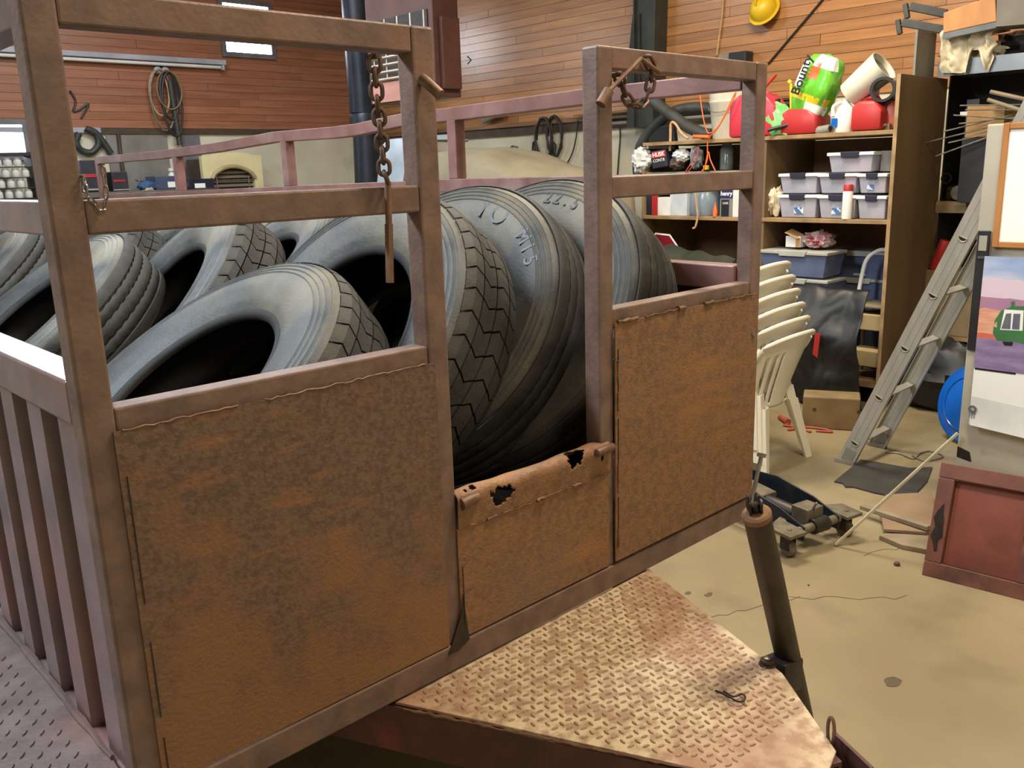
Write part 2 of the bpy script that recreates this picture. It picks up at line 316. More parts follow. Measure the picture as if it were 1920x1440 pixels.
def spline(pts, k=6):
    pts = [V3(p) for p in pts]; out = []
    for i in range(len(pts)-1):
        p0, p1, p2, p3 = pts[max(i-1, 0)], pts[i], pts[i+1], pts[min(i+2, len(pts)-1)]
        for j in range(k):
            t = j/k; out.append(.5*((2*p1)+(p2-p0)*t+(2*p0-5*p1+4*p2-p3)*t*t+(3*p1-p0-3*p2+p3)*t**3))
    return out+[pts[-1]]

# ================================================================== THE SETTING
XR, YB, XL, YF, ZC = 6.30, 8.10, -5.0, -4.5, 4.3
fl = struct(MB().box(XL, XR, YF, YB, -.1, 0).part('floor', M_FLOOR))
ce = struct(MB().box(XL, XR, YF, YB, ZC, ZC+.1).part('ceiling', M_CEIL))
wr = struct(MB().box(XR, XR+.15, YF, YB, 0, ZC).part('wall_right', M_CREAMW))
wb = struct(MB().box(XL, XR+.15, YB, YB+.15, 0, ZC).part('wall_back', M_CREAMW))
wl = struct(MB().box(XL-.15, XL, YF, YB, 0, ZC).part('wall_left', M_CREAMW))
wf = struct(MB().box(XL, XR+.15, YF-.15, YF, 0, ZC).part('wall_front', M_CREAMW))
ZR, ZB, CH = AX(1087, 222, XR).z, AY(464, 242, YB).z, .078       # bottom of the planking on the right and back wall, course height
def planks(parent, m, along, lo, hi, z0, n, face):
    rnd = random.Random(3 if along == 'y' else 5)
    for k in range(n):
        p = lo - rnd.uniform(0, 1.6)
        while p < hi:
            q = p + rnd.uniform(.9, 2.6); a, b = max(p, lo), min(q, hi)
            if b-a > .05:
                t = .014 + rnd.uniform(0, .004); z = z0 + k*CH
                mb = MB()
                if along == 'y': mb.box(face-t, face, a+.0015, b-.0015, z+.0018, z+CH-.0018)
                else: mb.box(a+.0015, b-.0015, face-t, face, z+.0018, z+CH-.0018)
                mb.part('plank', m, parent)
            p = q
planks(wr, M_WOOD, 'y', -1.2, YB-.02, ZR, 15, XR)
planks(wb, M_WOODB, 'x', .6, XR-.02, ZB, 21, YB)
up = MB(); up.box(XR-.014, XR, -1.2, YB-.02, ZR+15*CH, ZC); up.part('upper_boarding', M_WOOD, wr)
up = MB(); up.box(.6, XR-.02, YB-.014, YB, ZB+21*CH, ZC); up.part('upper_boarding', M_WOODB, wb)
struct(MB().box(XR-.05, XR, 2.2, YB, ZR-.035, ZR+.01).part('trim_1', M_LEDGE, bevel=.004))
struct(MB().box(XR-.03, XR, 2.2, YB, ZR-.115, ZR-.037).part('trim_2', M_LEDGED))
struct(MB().box(.6, 2.95, YB-.045, YB, ZB-.05, ZB).part('trim_3', M_FIXT, bevel=.004))
struct(MB().box(2.95, XR-.05, YB-.03, YB, ZB-.06, ZB-.004).part('trim_4', M_LEDGED))
for k, (x0, x1, w) in enumerate([(2.55, 2.62, M_GREYS), (3.0, 3.62, M_GREYS), (3.78, 3.98, M_FRAME)]):   # grey boards on the plaster below the planking
    struct(MB().box(x0, x1, YB-.02, YB, 1.3, ZB-.07).part('trim_%d' % (5+k), w))
# small daylight windows high on the back wall and the bright one by the jar rack
def window(n, x0, x1, z0, z1):
    w = struct(MB().box(x0, x1, YB-.022, YB-.012, z0, z1).part('window_%d' % n, M_GLOW)); f = MB()
    for a in ((x0-.05, x0, z0-.05, z1+.05), (x1, x1+.05, z0-.05, z1+.05), (x0, x1, z0-.05, z0), (x0, x1, z1, z1+.05)): f.box(a[0], a[1], YB-.05, YB, a[2], a[3])
    f.part('window_frame', M_FRAME, w); return w
pa, pb = AY(414, 5, YB-.02), AY(508, 103, YB-.02); window(1, pa.x, pb.x, pb.z, pa.z)
pa, pb = AY(-190, -70, YB-.02), AY(24, 52, YB-.02); window(2, pa.x, pb.x, pb.z, pa.z)
pa, pb = AY(-190, 232, YB-.02), AY(48, 290, YB-.02); window(3, pa.x, pb.x, pb.z, pa.z)
for i, (px, py, rx, ry) in enumerate([(1675, 1278, .035, .022), (1328, 1115, .022, .012), (1290, 1112, .016, .01)]):
    c = AZ(px, py); n = 22
    pts = [c+V3((math.cos(2*PI*k/n)*rx*(1+.35*noise.noise(V3((math.cos(2*PI*k/n)*1.5, math.sin(2*PI*k/n)*1.5, i*5)))), math.sin(2*PI*k/n)*ry*(1+.35*noise.noise(V3((math.cos(2*PI*k/n)*1.5, math.sin(2*PI*k/n)*1.5, i*5+2)))), .0004)) for k in range(n)]
    MB().prism(pts, (0,0,.0008)).part('oil_stain', M_STAIN, fl)
crk = MB()
for a, b in (((1330, 1160), (1500, 1122)), ((1480, 1122), (1700, 1120)), ((1620, 1040), (1740, 1018))):
    pts = [AZ(lerp(a[0], b[0], t/10), lerp(a[1], b[1], t/10)+random.uniform(-4, 4)) for t in range(11)]
    for p, q in zip(pts, pts[1:]): crk.bar(p+V3((0,0,.0004)), q+V3((0,0,.0004)), .003, .0012)
crk.part('floor_crack', M_STAIN, fl)

# ================================================================== THE TRAILER
W, B, T = 1.92, .54, .05
ZT, ZTB, ZMT, ZMB, ZP = B+1.347, B+1.298, B+1.056, B+1.005, B+.739
ZRAIL = B+.784
LEN = 5.2
tr = thing('dump_trailer', 'rusty brown steel dump trailer with open front gate, loaded with truck tires', 'trailer', (W/2, 2.4, 0))
P = lambda mb, name, m, smooth=False, bevel=.003, **k: mb.part(name, m, tr, smooth, bevel, **k)
X2L, X2R, X3L, X3R = .669, .721, 1.195, 1.247
for x0, x1 in ((0, T), (X2L, X2R), (X3L, X3R), (W-.054, W)):
    P(MB().box(x0, x1, 0, T, B+.062, ZT), 'front_post', M_POST, bevel=.005)
for x0, x1 in ((T, X2L), (X3R, W-.054)):
    P(MB().box(x0, x1, .002, T-.002, ZTB, ZT), 'front_top_rail', M_POST, bevel=.004)
    P(MB().box(x0, x1, .002, T-.002, ZMB, ZMT), 'front_middle_rail', M_POST, bevel=.004)
    P(MB().box(x0, x1, .002, T-.002, ZP-.05, ZP), 'front_sheet_rail', M_POST, bevel=.004)
P(MB().box(0, W, -.006, T, B, B+.062), 'front_sill', M_POST, bevel=.004)
# the three rusted sheets, slightly buckled
def sheet(name, x0, x1, z0, z1, m, yo, seed):
    def fn(u, v):
        x, z = lerp(x0, x1, u), lerp(z0, z1, v); e = min(u, 1-u, v, 1-v)*6; e = min(1, e)
        return V3((x, yo + e*.004*noise.noise(V3((x*3, z*3, seed))), z))
    mb = MB().grid(fn, 24, 20); b = MB(); b.v = [p.copy() for p in mb.v]; b.f = list(mb.f)
    k = len(mb.v); nu, nv = 24, 20
    mb.v += [p+V3((0, .004, 0)) for p in b.v]; mb.f += [tuple(i+k for i in f[::-1]) for f in b.f]
    rim = [i*(nv+1) for i in range(nu+1)]+[nu*(nv+1)+j for j in range(1, nv+1)]+[i*(nv+1)+nv for i in range(nu-1, -1, -1)]+[j for j in range(nv-1, 0, -1)]
    for a, c in zip(rim, rim[1:]+rim[:1]): mb.f.append((a, c, c+k, a+k))
    return mb.part(name, m, tr, True)
sheet('front_sheet', T-.008, X2L+.012, B+.066, ZP-.036, M_SHEET, -.0045, 1)
sheet('front_sheet', X2R-.004, X3L+.026, B+.068, .868, M_SHEETR, -.0045, 2)
sheet('front_sheet', X3R-.004, W-.022, B+.072, ZP-.034, M_SHEETR, -.009, 3)
# rolled lip over the middle sheet with rusted-through holes
holes = [(.185, .315, .50, .78, 5), (.205, .26, .60, .84, 6), (.69, .81, .18, .62, 9), (.70, .75, .5, .66, 8), (.915, .945, .62, .74, 3), (.05, .068, .30, .40, 2), (.09, .125, .26, .40, 4), (.90, .955, .06, .14, 7)]
def lipkeep(u, v):
    for a, b, c, d, s in holes:
        x, y = (u-(a+b)/2)/((b-a)/2), (v-(c+d)/2)/((d-c)/2)
        if x*x+y*y < 1+1.1*noise.noise(V3((u*45, v*7, s))): return False
    return True
def lipfn(u, v):
    x = lerp(X2R-.002, X3L+.03, u); sg_ = .004*noise.noise(V3((x*14, v*2, 3))); bow = .006*math.sin(PI*u)
    if v < .55: th = PI*.05+PI*.95*v/.55; return V3((x, .013+.024*math.cos(th)+sg_, .930-bow+.020*math.sin(th)+sg_))
    w_ = (v-.55)/.45; return V3((x, -.011+.004*w_+sg_*(1-w_), lerp(.930-bow, .866, w_)))
lip = MB().grid(lipfn, 130, 36, lipkeep); o = P(lip, 'rolled_lip', M_SHEETR, True, 0); md = o.modifiers.new('thickness', 'SOLIDIFY'); md.thickness = .003
P(MB().cyl((1.16, -.018, .934), (1.222, -.018, .936), .0105, n=14), 'lip_hinge_pin', M_BAR, True, .002)
P(MB().cyl((.725, -.012, .925), (.775, -.014, .930), .014, .009, n=12), 'lip_hinge_pin', M_BAR, True, .002)
# weld beads and drips
def weld(a, b, r, seed):
    rnd = random.Random(seed); mb = MB(); a, b = V3(a), V3(b); n = max(3, int((b-a).length/.012))
    pts = [a.lerp(b, i/n)+V3((0, rnd.uniform(-.0012, .0012), rnd.uniform(-.002, .002))) for i in range(n+1)]
    mb.tube(pts, [r*rnd.uniform(.5, 1.5) for _ in pts], 6); P(mb, 'weld_bead', M_BAR, True, 0)
weld((.055, -.005, 1.243), (.25, -.005, 1.244), .0018, 1); weld((.30, -.005, 1.243), (.66, -.005, 1.244), .0014, 2)
weld((1.25, -.010, 1.248), (1.33, -.010, 1.247), .0045, 3); weld((1.36, -.010, 1.247), (1.50, -.010, 1.247), .002, 4); weld((1.50, -.010, 1.247), (1.535, -.010, 1.246), .006, 5)
weld((1.62, -.010, 1.246), (1.66, -.010, 1.246), .0055, 6); weld((1.66, -.010, 1.246), (1.86, -.010, 1.245), .0022, 7)
for i, z in enumerate((.65, .80, .83, 1.02, 1.10)): weld((1.2515, -.010, z), (1.252, -.010, z+.05), .003, 10+i)
weld((.74, -.007, .866), (1.21, -.007, .866), .0016, 20)
for i, x in enumerate((.80, .96, 1.08)): weld((x, -.008, .866), (x+.03, -.008, .867), .004, 21+i)
for x, z0, z1 in ((.0515, .62, .70), (.0515, .74, .88), (.0515, .95, 1.17), (X2R+.003, .64, .78), (1.2535, .67, .79), (1.2535, .86, 1.0), (1.2535, 1.05, 1.18)):
    P(MB().box(x-.0012, x+.0012, -.0095, -.0085 if x < 1 else -.0105, z0, z1), 'seam_gap', M_GREASE, bevel=0)
g = MB(); g.prism([(.700, -.0085, .585), (.735, -.0085, .60), (.728, -.0085, .66), (.722, -.0085, .715), (.715, -.0085, .67), (.690, -.0085, .62), (.672, -.0085, .585)], (0, .001, 0)); P(g, 'tar_smear', M_GREASE, bevel=0)
P(MB().cyl((1.875, -.012, 1.125), (1.875, 0, 1.125), .008, n=8), 'gate_bolt', M_BOLT, bevel=0)
# spring-loaded stub pins on the posts
a, b = AY(790, 146, -.006), AY(826, 178, -.045)
P(MB().cyl(a, b, .0105, n=14), 'stake_pin', M_BAR, True, .002)
# sides: corrugated walls, top channel, upper rails and posts
def corr(x, s):
    per, d, t = .17, .026, .004; prof = []; y = .05
    while y < LEN:
        prof += [(y, 1), (y+.024, 1), (y+.034, 0), (y+.112, 0), (y+.124, 1)] if False else [(y, d), (y+.006, 0), (y+.085, 0), (y+.100, d)]
        y += per
    prof = [(yy, dd) for yy, dd in prof if yy <= LEN]
    mb = MB(); n = len(prof)
    for z in (.60, ZRAIL-.072):
        for off in (0, t): mb.v += [V3((x + s*(dd+off), yy, z)) for yy, dd in prof]
    for i in range(n-1):
        A, Bq, Cq, D = i, n+i, 2*n+i, 3*n+i
        mb.f += [(A, A+1, Cq+1, Cq), (Bq+1, Bq, D, D+1)]
    mb.f += [(0, 2*n, 3*n, n), (n-1, 2*n-1, 4*n-1, 3*n-1)]
    return mb
for x, s in ((.004, 1), (W-.004, -1)):
    P(corr(x, s), 'corrugated_side', M_SIDE if s > 0 else M_PINK, bevel=0)
    x0, x1 = (0, .066) if s > 0 else (W-.066, W)
    P(MB().box(x0, x1, T, LEN, ZRAIL-.072, ZRAIL), 'side_top_channel', M_SIDE if s > 0 else M_PINK, bevel=.004)
    P(MB().box(x0, x1, T, LEN, B, B+.09), 'side_sill', M_SIDE if s > 0 else M_PINK, bevel=.004)
RX = 1.862
def railpts(pxs, x): return [AX(px, py, x) for px, py in pxs]
rt = railpts([(1087, 167), (845, 201), (753, 212), (665, 232), (620, 238), (511, 247), (400, 268), (300, 282), (178, 294)], RX)
rt = [V3((RX, .05, 1.868))] + rt; rt[-1].y = LEN
def railtube(pts, name, m, x0, w=.05, h=.05):
    mb = MB(); vs = []
    for p in pts: vs += [V3((x0, p.y, p.z)), V3((x0+w, p.y, p.z)), V3((x0+w, p.y, p.z-h)), V3((x0, p.y, p.z-h))]
    n = len(pts); fs = [(0, 1, 2, 3), tuple(range(4*n-4, 4*n))[::-1]]
    for i in range(n-1):
        for j in range(4): fs.append((4*i+j, 4*i+(j+1) % 4, 4*i+4+(j+1) % 4, 4*i+4+j))
    mb.add(vs, fs); return P(mb, name, m, bevel=.003)
railtube(rt, 'side_top_rail', M_PINK, RX)
lr = [V3((RX, .05, 1.592)), V3((RX, 1.32, 1.590)), V3((RX, 2.6, 1.572)), V3((RX, 3.85, 1.553)), V3((RX, LEN, 1.535))]
railtube(lr, 'side_lower_rail', M_PINK, RX)
railtube([V3((0, .05, ZT)), V3((0, 2.0, ZT-.01)), V3((0, LEN, ZT-.03))], 'side_top_rail', M_SIDE, .004)
railtube([V3((0, .05, ZMT)), V3((0, 2.0, ZMT-.005)), V3((0, LEN, ZMT-.02))], 'side_lower_rail', M_SIDE, .004)
def zon(pts, y):
    for p, q in zip(pts, pts[1:]):
        if p.y <= y <= q.y: return lerp(p.z, q.z, (y-p.y)/(q.y-p.y))
    return pts[-1].z
for y in (1.30, 2.58, 3.86, LEN-.05):
    P(MB().box(RX, RX+.05, y, y+.05, zon(lr, y), zon(rt, y)-.048), 'side_post', M_PINK, bevel=.003)
    P(MB().box(RX, RX+.05, y, y+.05, ZRAIL, zon(lr, y)-.048), 'side_post', M_PINK, bevel=.003)
    if y > 1.5: P(MB().box(.004, .054, y, y+.05, ZRAIL, ZT-.05-.006*y), 'side_post', M_SIDE, bevel=.003)
P(MB().box(.03, W-.03, .05, LEN, B+.03, .61), 'bed_floor', M_BEDIN, bevel=0)
P(MB().box(.03, W-.03, LEN-.04, LEN, .61, ZRAIL), 'tailgate', M_PINK, bevel=.003)
for y in (.5, 1.5, 2.5, 3.5, 4.5): P(MB().box(.05, W-.05, y-.04, y+.04, B-.06, B+.03), 'cross_member', M_CHAN)
# tread-plate fender along the left side
ZF = .632
fe = MB(); edge = [V3((-.002-.010*abs(noise.noise(V3((y*9, 1, 0)))), y, ZF)) for y in [i*.05 for i in range(0, 62)]]
fe.prism([V3((-.62, 0, ZF-.006)), *[V3((p.x, p.y, ZF-.006)) for p in edge], V3((-.62, edge[-1].y, ZF-.006))], (0, 0, .006))
fen = P(fe, 'fender_plate', M_DECK, bevel=0)
def lug(mb, c, ang, l, w, h):
    c = V3(c); a = V3((math.cos(ang), math.sin(ang), 0)); b = V3((-a.y, a.x, 0)); n = 8
    r0 = [c+a*l*math.cos(2*PI*i/n)+b*w*math.sin(2*PI*i/n) for i in range(n)]; r1 = [c+a*l*.6*math.cos(2*PI*i/n)+b*w*.5*math.sin(2*PI*i/n)+V3((0,0,h)) for i in range(n)]
    mb.add(r0+r1, [(i, (i+1) % n, n+(i+1) % n, n+i) for i in range(n)]+[tuple(range(n, 2*n))])
lg = MB(); st = .023
for i in range(-27, 1):
    for j in range(0, 130):
        x, y = i*st, j*st+.02
        if x < -.03 and y < 3.0 and (i+j) % 2 == 0: lug(lg, (x, y, ZF-.0005), PI*.30, .0115, .0040, .0035)
lg.part('tread_lugs', M_DECK, fen, True, kind='stuff')
wb_ = MB(); pts = [p+V3((0, 0, .004)) for p in edge[2:]]
wb_.tube(pts, [random.uniform(.004, .010) for _ in pts], 6); wb_.part('fender_weld', M_DECK, fen, True)
P(MB().box(-.62, -.60, 0, 3.05, .45, ZF), 'fender_skirt', M_DECK)
for y in (1.65, 2.55):      # road wheels under the fender
    w_ = P(MB().lathe([(.10, -.09), (.33, -.10), (.36, -.07), (.36, .07), (.33, .10), (.10, .09)], 32, (-.28, y, .36), (1, 0, 0), True), 'road_wheel', M_TREAD, True, 0)
P(MB().cyl((-.28, 1.65, .36), (W+.1, 1.65, .36), .03), 'axle', M_GREASE, True, 0); P(MB().cyl((-.28, 2.55, .36), (W+.1, 2.55, .36), .03), 'axle', M_GREASE, True, 0)
# tongue: tread plate triangle over two channel beams, coupler, swivel jack
ZTP = B-.004
tp = [V3((.53, .0, ZTP)), V3((1.395, .0, ZTP)), AZ(1467, 1262, ZTP), AZ(1568, 1408, ZTP), AZ(1545, 1470, ZTP), AZ(1340, 1448, ZTP)]
pl = P(MB().prism([p-V3((0, 0, .007)) for p in tp], (0, 0, .007)), 'tongue_plate', M_TONGUE, bevel=.0015)
def inside(p, poly, mrg):
    ok = True; n = len(poly)
    for i in range(n):
        a, b = poly[i], poly[(i+1) % n]; d = (b-a); nrm = V3((-d.y, d.x, 0)).normalized()
        if (p-a).dot(nrm) < mrg: ok = False
    return ok
ctr = sum(tp, V3())/len(tp); poly = tp if (tp[1]-tp[0]).cross(tp[2]-tp[1]).z > 0 else tp[::-1]
lg = MB(); st = .0205
for i in range(-2, 60):
    for j in range(-60, 2):
        p = V3((.45+i*st, j*st, ZTP-.0004))
        if inside(p, poly, .016) and p.y > -.62: lug(lg, p, (PI*.42 if (i+j) % 2 == 0 else -PI*.08), .0092, .0042, .0032)
lg.part('tread_lugs', M_LUG, pl, True, kind='stuff')
def beam(a, b, name):
    a, b = V3(a), V3(b); d = (b-a).normalized(); s = V3((-d.y, d.x, 0))
    if s.dot(V3((ctr.x, ctr.y, 0))-V3((a.x, a.y, 0))) < 0: s = -s
    mb = MB(); mb.prism([a, a-V3((0,0,.11)), a-V3((0,0,.11))+s*.05, a-V3((0,0,.10))+s*.05, a-V3((0,0,.10))+s*.008, a+s*.008-V3((0,0,.01)), a+s*.05-V3((0,0,.01)), a+s*.05], b-a)
    P(mb, name, M_CHAN, bevel=.002)
zc = V3((0, 0, -.0085))
dL = (tp[5]-tp[0]).normalized(); dR = (tp[3]-tp[1]).normalized()
beam(tp[0]-dL*.55+zc+V3((-.006, 0, 0)), tp[5]+dL*.06+zc+V3((-.006, 0, 0)), 'tongue_beam'); beam(tp[1]-dR*.45+zc, tp[3]+dR*.02+zc, 'tongue_beam')
weld(tp[0]+V3((0, -.03, -.004)), tp[5]+V3((0, 0, -.004)), .003, 30)
mid = (tp[3]+tp[4])/2; fwd = V3((0, -1, 0))
cp = MB(); q = AZ(1562, 1400, ZTP)
c0, c1 = AZ(1560, 1372, ZTP-.01), AZ(1632, 1440, ZTP-.01); s = (c1-c0)
cp.prism([c0, c0+s, c0+s+V3((0,0,-.09)), c0+V3((0,0,-.09))], (s.cross(V3((0,0,1)))).normalized()*-.008); P(cp, 'coupler_channel', M_CHAN, bevel=.001)
cp = MB(); k = s.cross(V3((0,0,1))).normalized()*.085
cp.prism([c0+k, c0+s+k, c0+s+k+V3((0,0,-.09)), c0+k+V3((0,0,-.09))], (s.cross(V3((0,0,1)))).normalized()*.008); P(cp, 'coupler_channel', M_CHAN, bevel=.001)
rg = AZ(1557, 1385, ZTP)+V3((0, 0, .018)); a1, a2 = s.normalized()*.010, V3((0, 0, .028))
P(MB().tube([rg+a1*math.cos(2*PI*i/20)+a2*math.sin(2*PI*i/20) for i in range(20)], .0035, 6, True), 'safety_ring', M_BAR, True, 0)
# jack
jb, jt = V3((1.363, -.49, .30)), V3((1.118, -.49, .912)); jd = (jt-jb).normalized()
jk = P(MB().cyl(jb, jt, .0285, n=24, cap=False).cyl(jb, jb+jd*.01, .0285, n=24), 'jack_tube', M_JACK, True, 0)
MB().lathe([(.0, .0), (.0305, .0), (.0305, .012), (.026, .017), (.0, .017)], 24, jt-jd*.006, jd).part('jack_cap', M_JTOP, jk, True)
sx = jd.cross(V3((0, 1, 0))).normalized(); sy = jd.cross(sx)
for sg in (-1, 1):
    e = (cr*.010*sg); pts = [jt+e*1.15-cr*.002, jt+e*1.15+jd*.03, jt+e*1.0+jd*.056+cr*.0]
    mb = MB(); mb.bar(pts[0], pts[1], .005, .022, jd.cross(cr)); mb.cyl(pts[1]-cr*.003, pts[1]+cr*.003, .012, n=14); mb.bar(pts[1], pts[2], .004, .014, jd.cross(cr)); mb.part('jack_clevis', M_GREASE, jk, True)
MB().cyl(jt, jt+jd*.03, .009, n=12).part('jack_screw', M_GREASE, jk, True)
r0, r1 = jt+jd*.045-cr*.002, AY(1427, 857, -.49)
rod = MB().cyl(r0-(r1-r0)*.1, r1, .0042, n=10).part('jack_crank_bolt', M_BOLT, jk, True)
MB().cyl(r1, r1+(r1-r0).normalized()*.008, .0095, n=6).part('bolt_head', M_BOLT, rod)
br = AZ(1450, 1262, .50); jm = jb+jd*.205
mb = MB(); mb.cyl(br+V3((-.01, 0, -.045)), br+V3((-.01, 0, .02)), .012, n=14); jn = (jm-br)
mb.obox((br+jm)/2+V3((.005, 0, -.01)), jn/2*1.15, jn.cross(V3((0,0,1))).normalized()*.030, V3((0, 0, .040))); P(mb, 'jack_mount', M_GREASE, True, .006)
b2 = AZ(1433, 1250, ZTP)
P(MB().cyl(b2+V3((.012, 0, -.02)), b2+V3((.012, 0, .004)), .0185, n=20).cyl(b2+V3((.012, 0, .004)), b2+V3((.012, 0, .013)), .0155, n=20), 'mount_washer', M_JACK, True, .002)
P(MB().cyl(b2+V3((.012, 0, .013)), b2+V3((.012, 0, .017)), .008, n=16), 'mount_bolt', M_BOLT, True, .001)
P(MB().lathe([(.006, 0), (.012, 0), (.012, .004), (.006, .004)], 18, br+V3((-.018, -.022, -.012)), (-.5, -.8, .2), True), 'mount_eye', M_GREASE, True, 0)
for px, py in ((1368, 1206), (1402, 1240)): c = AZ(px, py, ZTP-.02); P(MB().cyl(c, c+V3((.022, .012, .004)), .0065, n=8), 'edge_bolt', M_GREASE, bevel=.001)
# hanging chain with drop bar on the left, looped chain with bent latch bar on the right
def chain(pts, r, l, name_label=None):
    ch = None; n = len(pts)-1; root = MB()
    root.cyl(pts[0]-V3((0, .012, 0)), pts[0]+V3((0, .02, 0)), .005, n=8); ch = P(root, 'chain', M_CHAIN, True, 0)
    for i in range(n):
        a, b = V3(pts[i]), V3(pts[i+1]); d = (b-a).normalized(); c = (a+b)/2
        side = cr if i % 2 == 0 else cf; side = (side-d*side.dot(d)).normalized(); hl = (b-a).length/2+r*.6; hw = l
        path = []
        for k in range(20):
            th = 2*PI*k/20; ex, ey = math.cos(th), math.sin(th)
            path.append(c + d*(max(-1, min(1, ey*1.0))*hw + math.copysign(hl-hw+r*.2, ey)*(1 if abs(ey) > .05 else 0)) + side*ex*hw)
        MB().tube(path, r, 7, True).part('chain_link', M_CHAIN, ch, True)
    return ch
c1pts = [AY(x, y, -.012) for x, y in ((702, 106), (703, 132), (705, 158), (707, 184), (710, 208), (712, 232), (715, 256), (717, 280), (719, 303), (721, 325), (728, 344))]
ch1 = chain(c1pts, .0042, .0105)
mb = MB(); p0, p1, p2 = AY(727, 340, -.016), AY(729, 420, -.016), AY(731, 530, -.016)
mb.cyl(p0, p1, .0062, n=10).bar(p1, p2, .0125, .010); mb.part('drop_bar', M_BAR, ch1, True)
c2pts = [AY(x, y, -.012) for x, y in ((1158, 140), (1166, 158), (1172, 178), (1183, 196), (1198, 200), (1210, 188), (1217, 170), (1221, 150), (1222, 128), (1212, 108))]
ch2 = chain(c2pts, .0042, .0100)
mb = MB(); q0, q1, q2 = AY(1236, 136, -.03), AY(1202, 110, -.034), AY(1140, 172, -.022)
mb.tube([q0, q1+(q0-q1)*.1, q1, q1+(q2-q1)*.1, q2], .0052, 8); mb.part('latch_rod', M_BAR, ch2, True)
q3 = AY(1126, 196, -.018); MB().cyl(q2-(q3-q2)*.1, q3, .0125, n=14).part('latch_handle', M_BAR, ch2, True)
# loop of light chain over the left post
lp = [AY(x, y, -.006) for x, y in ((157, 330), (159, 345), (161, 360), (166, 372), (178, 380), (186, 394), (196, 392), (199, 372), (198, 350), (195, 330), (192, 312))]
ch3 = P(MB().cyl(lp[0], lp[0]+V3((0, .015, 0)), .003, n=6), 'light_chain', M_BOLT, bevel=0)
for i in range(len(lp)-1):
    a, b = lp[i], lp[i+1]; d = (b-a).normalized(); sd = (cr if i % 2 else cf); sd = (sd-d*sd.dot(d)).normalized()
    MB().tube([(a+b)/2+d*math.sin(t*PI/6)*(b-a).length*.62+sd*math.cos(t*PI/6)*.0035 for t in range(12)], .0013, 5, True).part('chain_link', M_BOLT, ch3, True)

# ================================================================== TIRES
NS = 72
def tire_meshes():
    D = {}
    prof = [(.290, .098), (.300, .108), (.315, .112), (.330, .124), (.345, .127), (.38, .138), (.415, .140), (.432, .1385), (.435, .1410), (.440, .1370), (.448, .1355), (.451, .1380), (.456, .1345), (.464, .1325), (.467, .1350), (.472, .1305), (.480, .1275), (.483, .1295), (.487, .1240), (.496, .116), (.4985, .108)]
    full = prof + [(.4985, -.108)] + [(r, -z) for r, z in prof[::-1]][1:]
    inner = [(.290, -.098), (.300, -.085), (.34, -.105), (.42, -.115), (.475, -.09), (.475, .09), (.42, .115), (.34, .105), (.300, .085)]
    D['carcass'] = MB().lathe(full, NS).mesh('carcass', M_TIRE, 'x')
    D['liner'] = MB().lathe(inner+[(.290, .098)], NS).mesh('liner', M_LINER, 'all')
    D['base'] = MB().lathe([(.4987, -.112), (.503, -.108), (.503, .108), (.4987, .112)], NS).mesh('tread_base', M_GROOVE, 'all')
    D['bead'] = MB().lathe([(.2895, .090), (.288, .099), (.296, .108), (.306, .1125), (.312, .1118)], NS).mesh('bead_ring', M_GROOVE, 'all')
    ribs = []
    for a, b in ((-.113, -.071), (-.064, -.029), (-.022, .022), (.029, .064), (.071, .113)):
        ra = .513 if abs(a) < .1 else .505; rb = .513 if abs(b) < .1 else .505
        zz = lambda i, k: (.0022 if (i % 2) else -.0022) if k in (1, 2) else (.0022 if (i % 2) else -.0022)
        ribs.append(MB().lathe([(.502, a), (ra-.001, a), (ra+.0015, a+.003), (.5165 if abs(a+b) < .1 else .514, (a+b)/2), (rb+.0015, b-.003), (rb-.001, b), (.502, b)], 144, jit=zz if abs(a+b) < .12 else None).mesh('tread_rib', M_TREAD, 'x'))
    D['ribs'] = ribs
    # chevron drive lugs: one curved block, copied round the tire in four columns
    def block(y0, y1, notch, drop):
        mb = MB(); n = 44; w = 2*PI/n*.905
        def pt(u, v, r): th = (u-.5)*w; z = lerp(y0, y1, v); sk = notch*abs(v-.5)*2; return V3((r*math.cos(th+sk), r*math.sin(th+sk), z))
        nu, nv = 2, 2
        top = [pt(i/nu, j/nv, (.519 if drop == 0 else lerp(.519, .500, (j/nv if drop > 0 else 1-j/nv)**2))) for i in range(nu+1) for j in range(nv+1)]
        bot = [pt(i/nu, j/nv, .500) for i in range(nu+1) for j in range(nv+1)]
        m = nv+1; fs = [(i*m+j, (i+1)*m+j, (i+1)*m+j+1, i*m+j+1) for i in range(nu) for j in range(nv)]
        K = len(top); fs += [(K+i*m+j+1, K+(i+1)*m+j+1, K+(i+1)*m+j, K+i*m+j) for i in range(nu) for j in range(nv)]
        rim = [i*m for i in range(nu+1)]+[nu*m+j for j in range(1, nv+1)]+[i*m+nv for i in range(nu-1, -1, -1)]+[j for j in range(nv-1, 0, -1)]
        fs += [(a, b, K+b, K+a) for a, b in zip(rim, rim[1:]+rim[:1])]
        return mb.add(top+bot, fs).mesh('tread_block', M_TREAD)
    D['blocks'] = [block(-.117, -.062, .035, -.4), block(-.0565, -.003, -.035, 0), block(.003, .0565, .035, 0), block(.062, .117, -.035, .4)]
    return D
TM = tire_meshes()
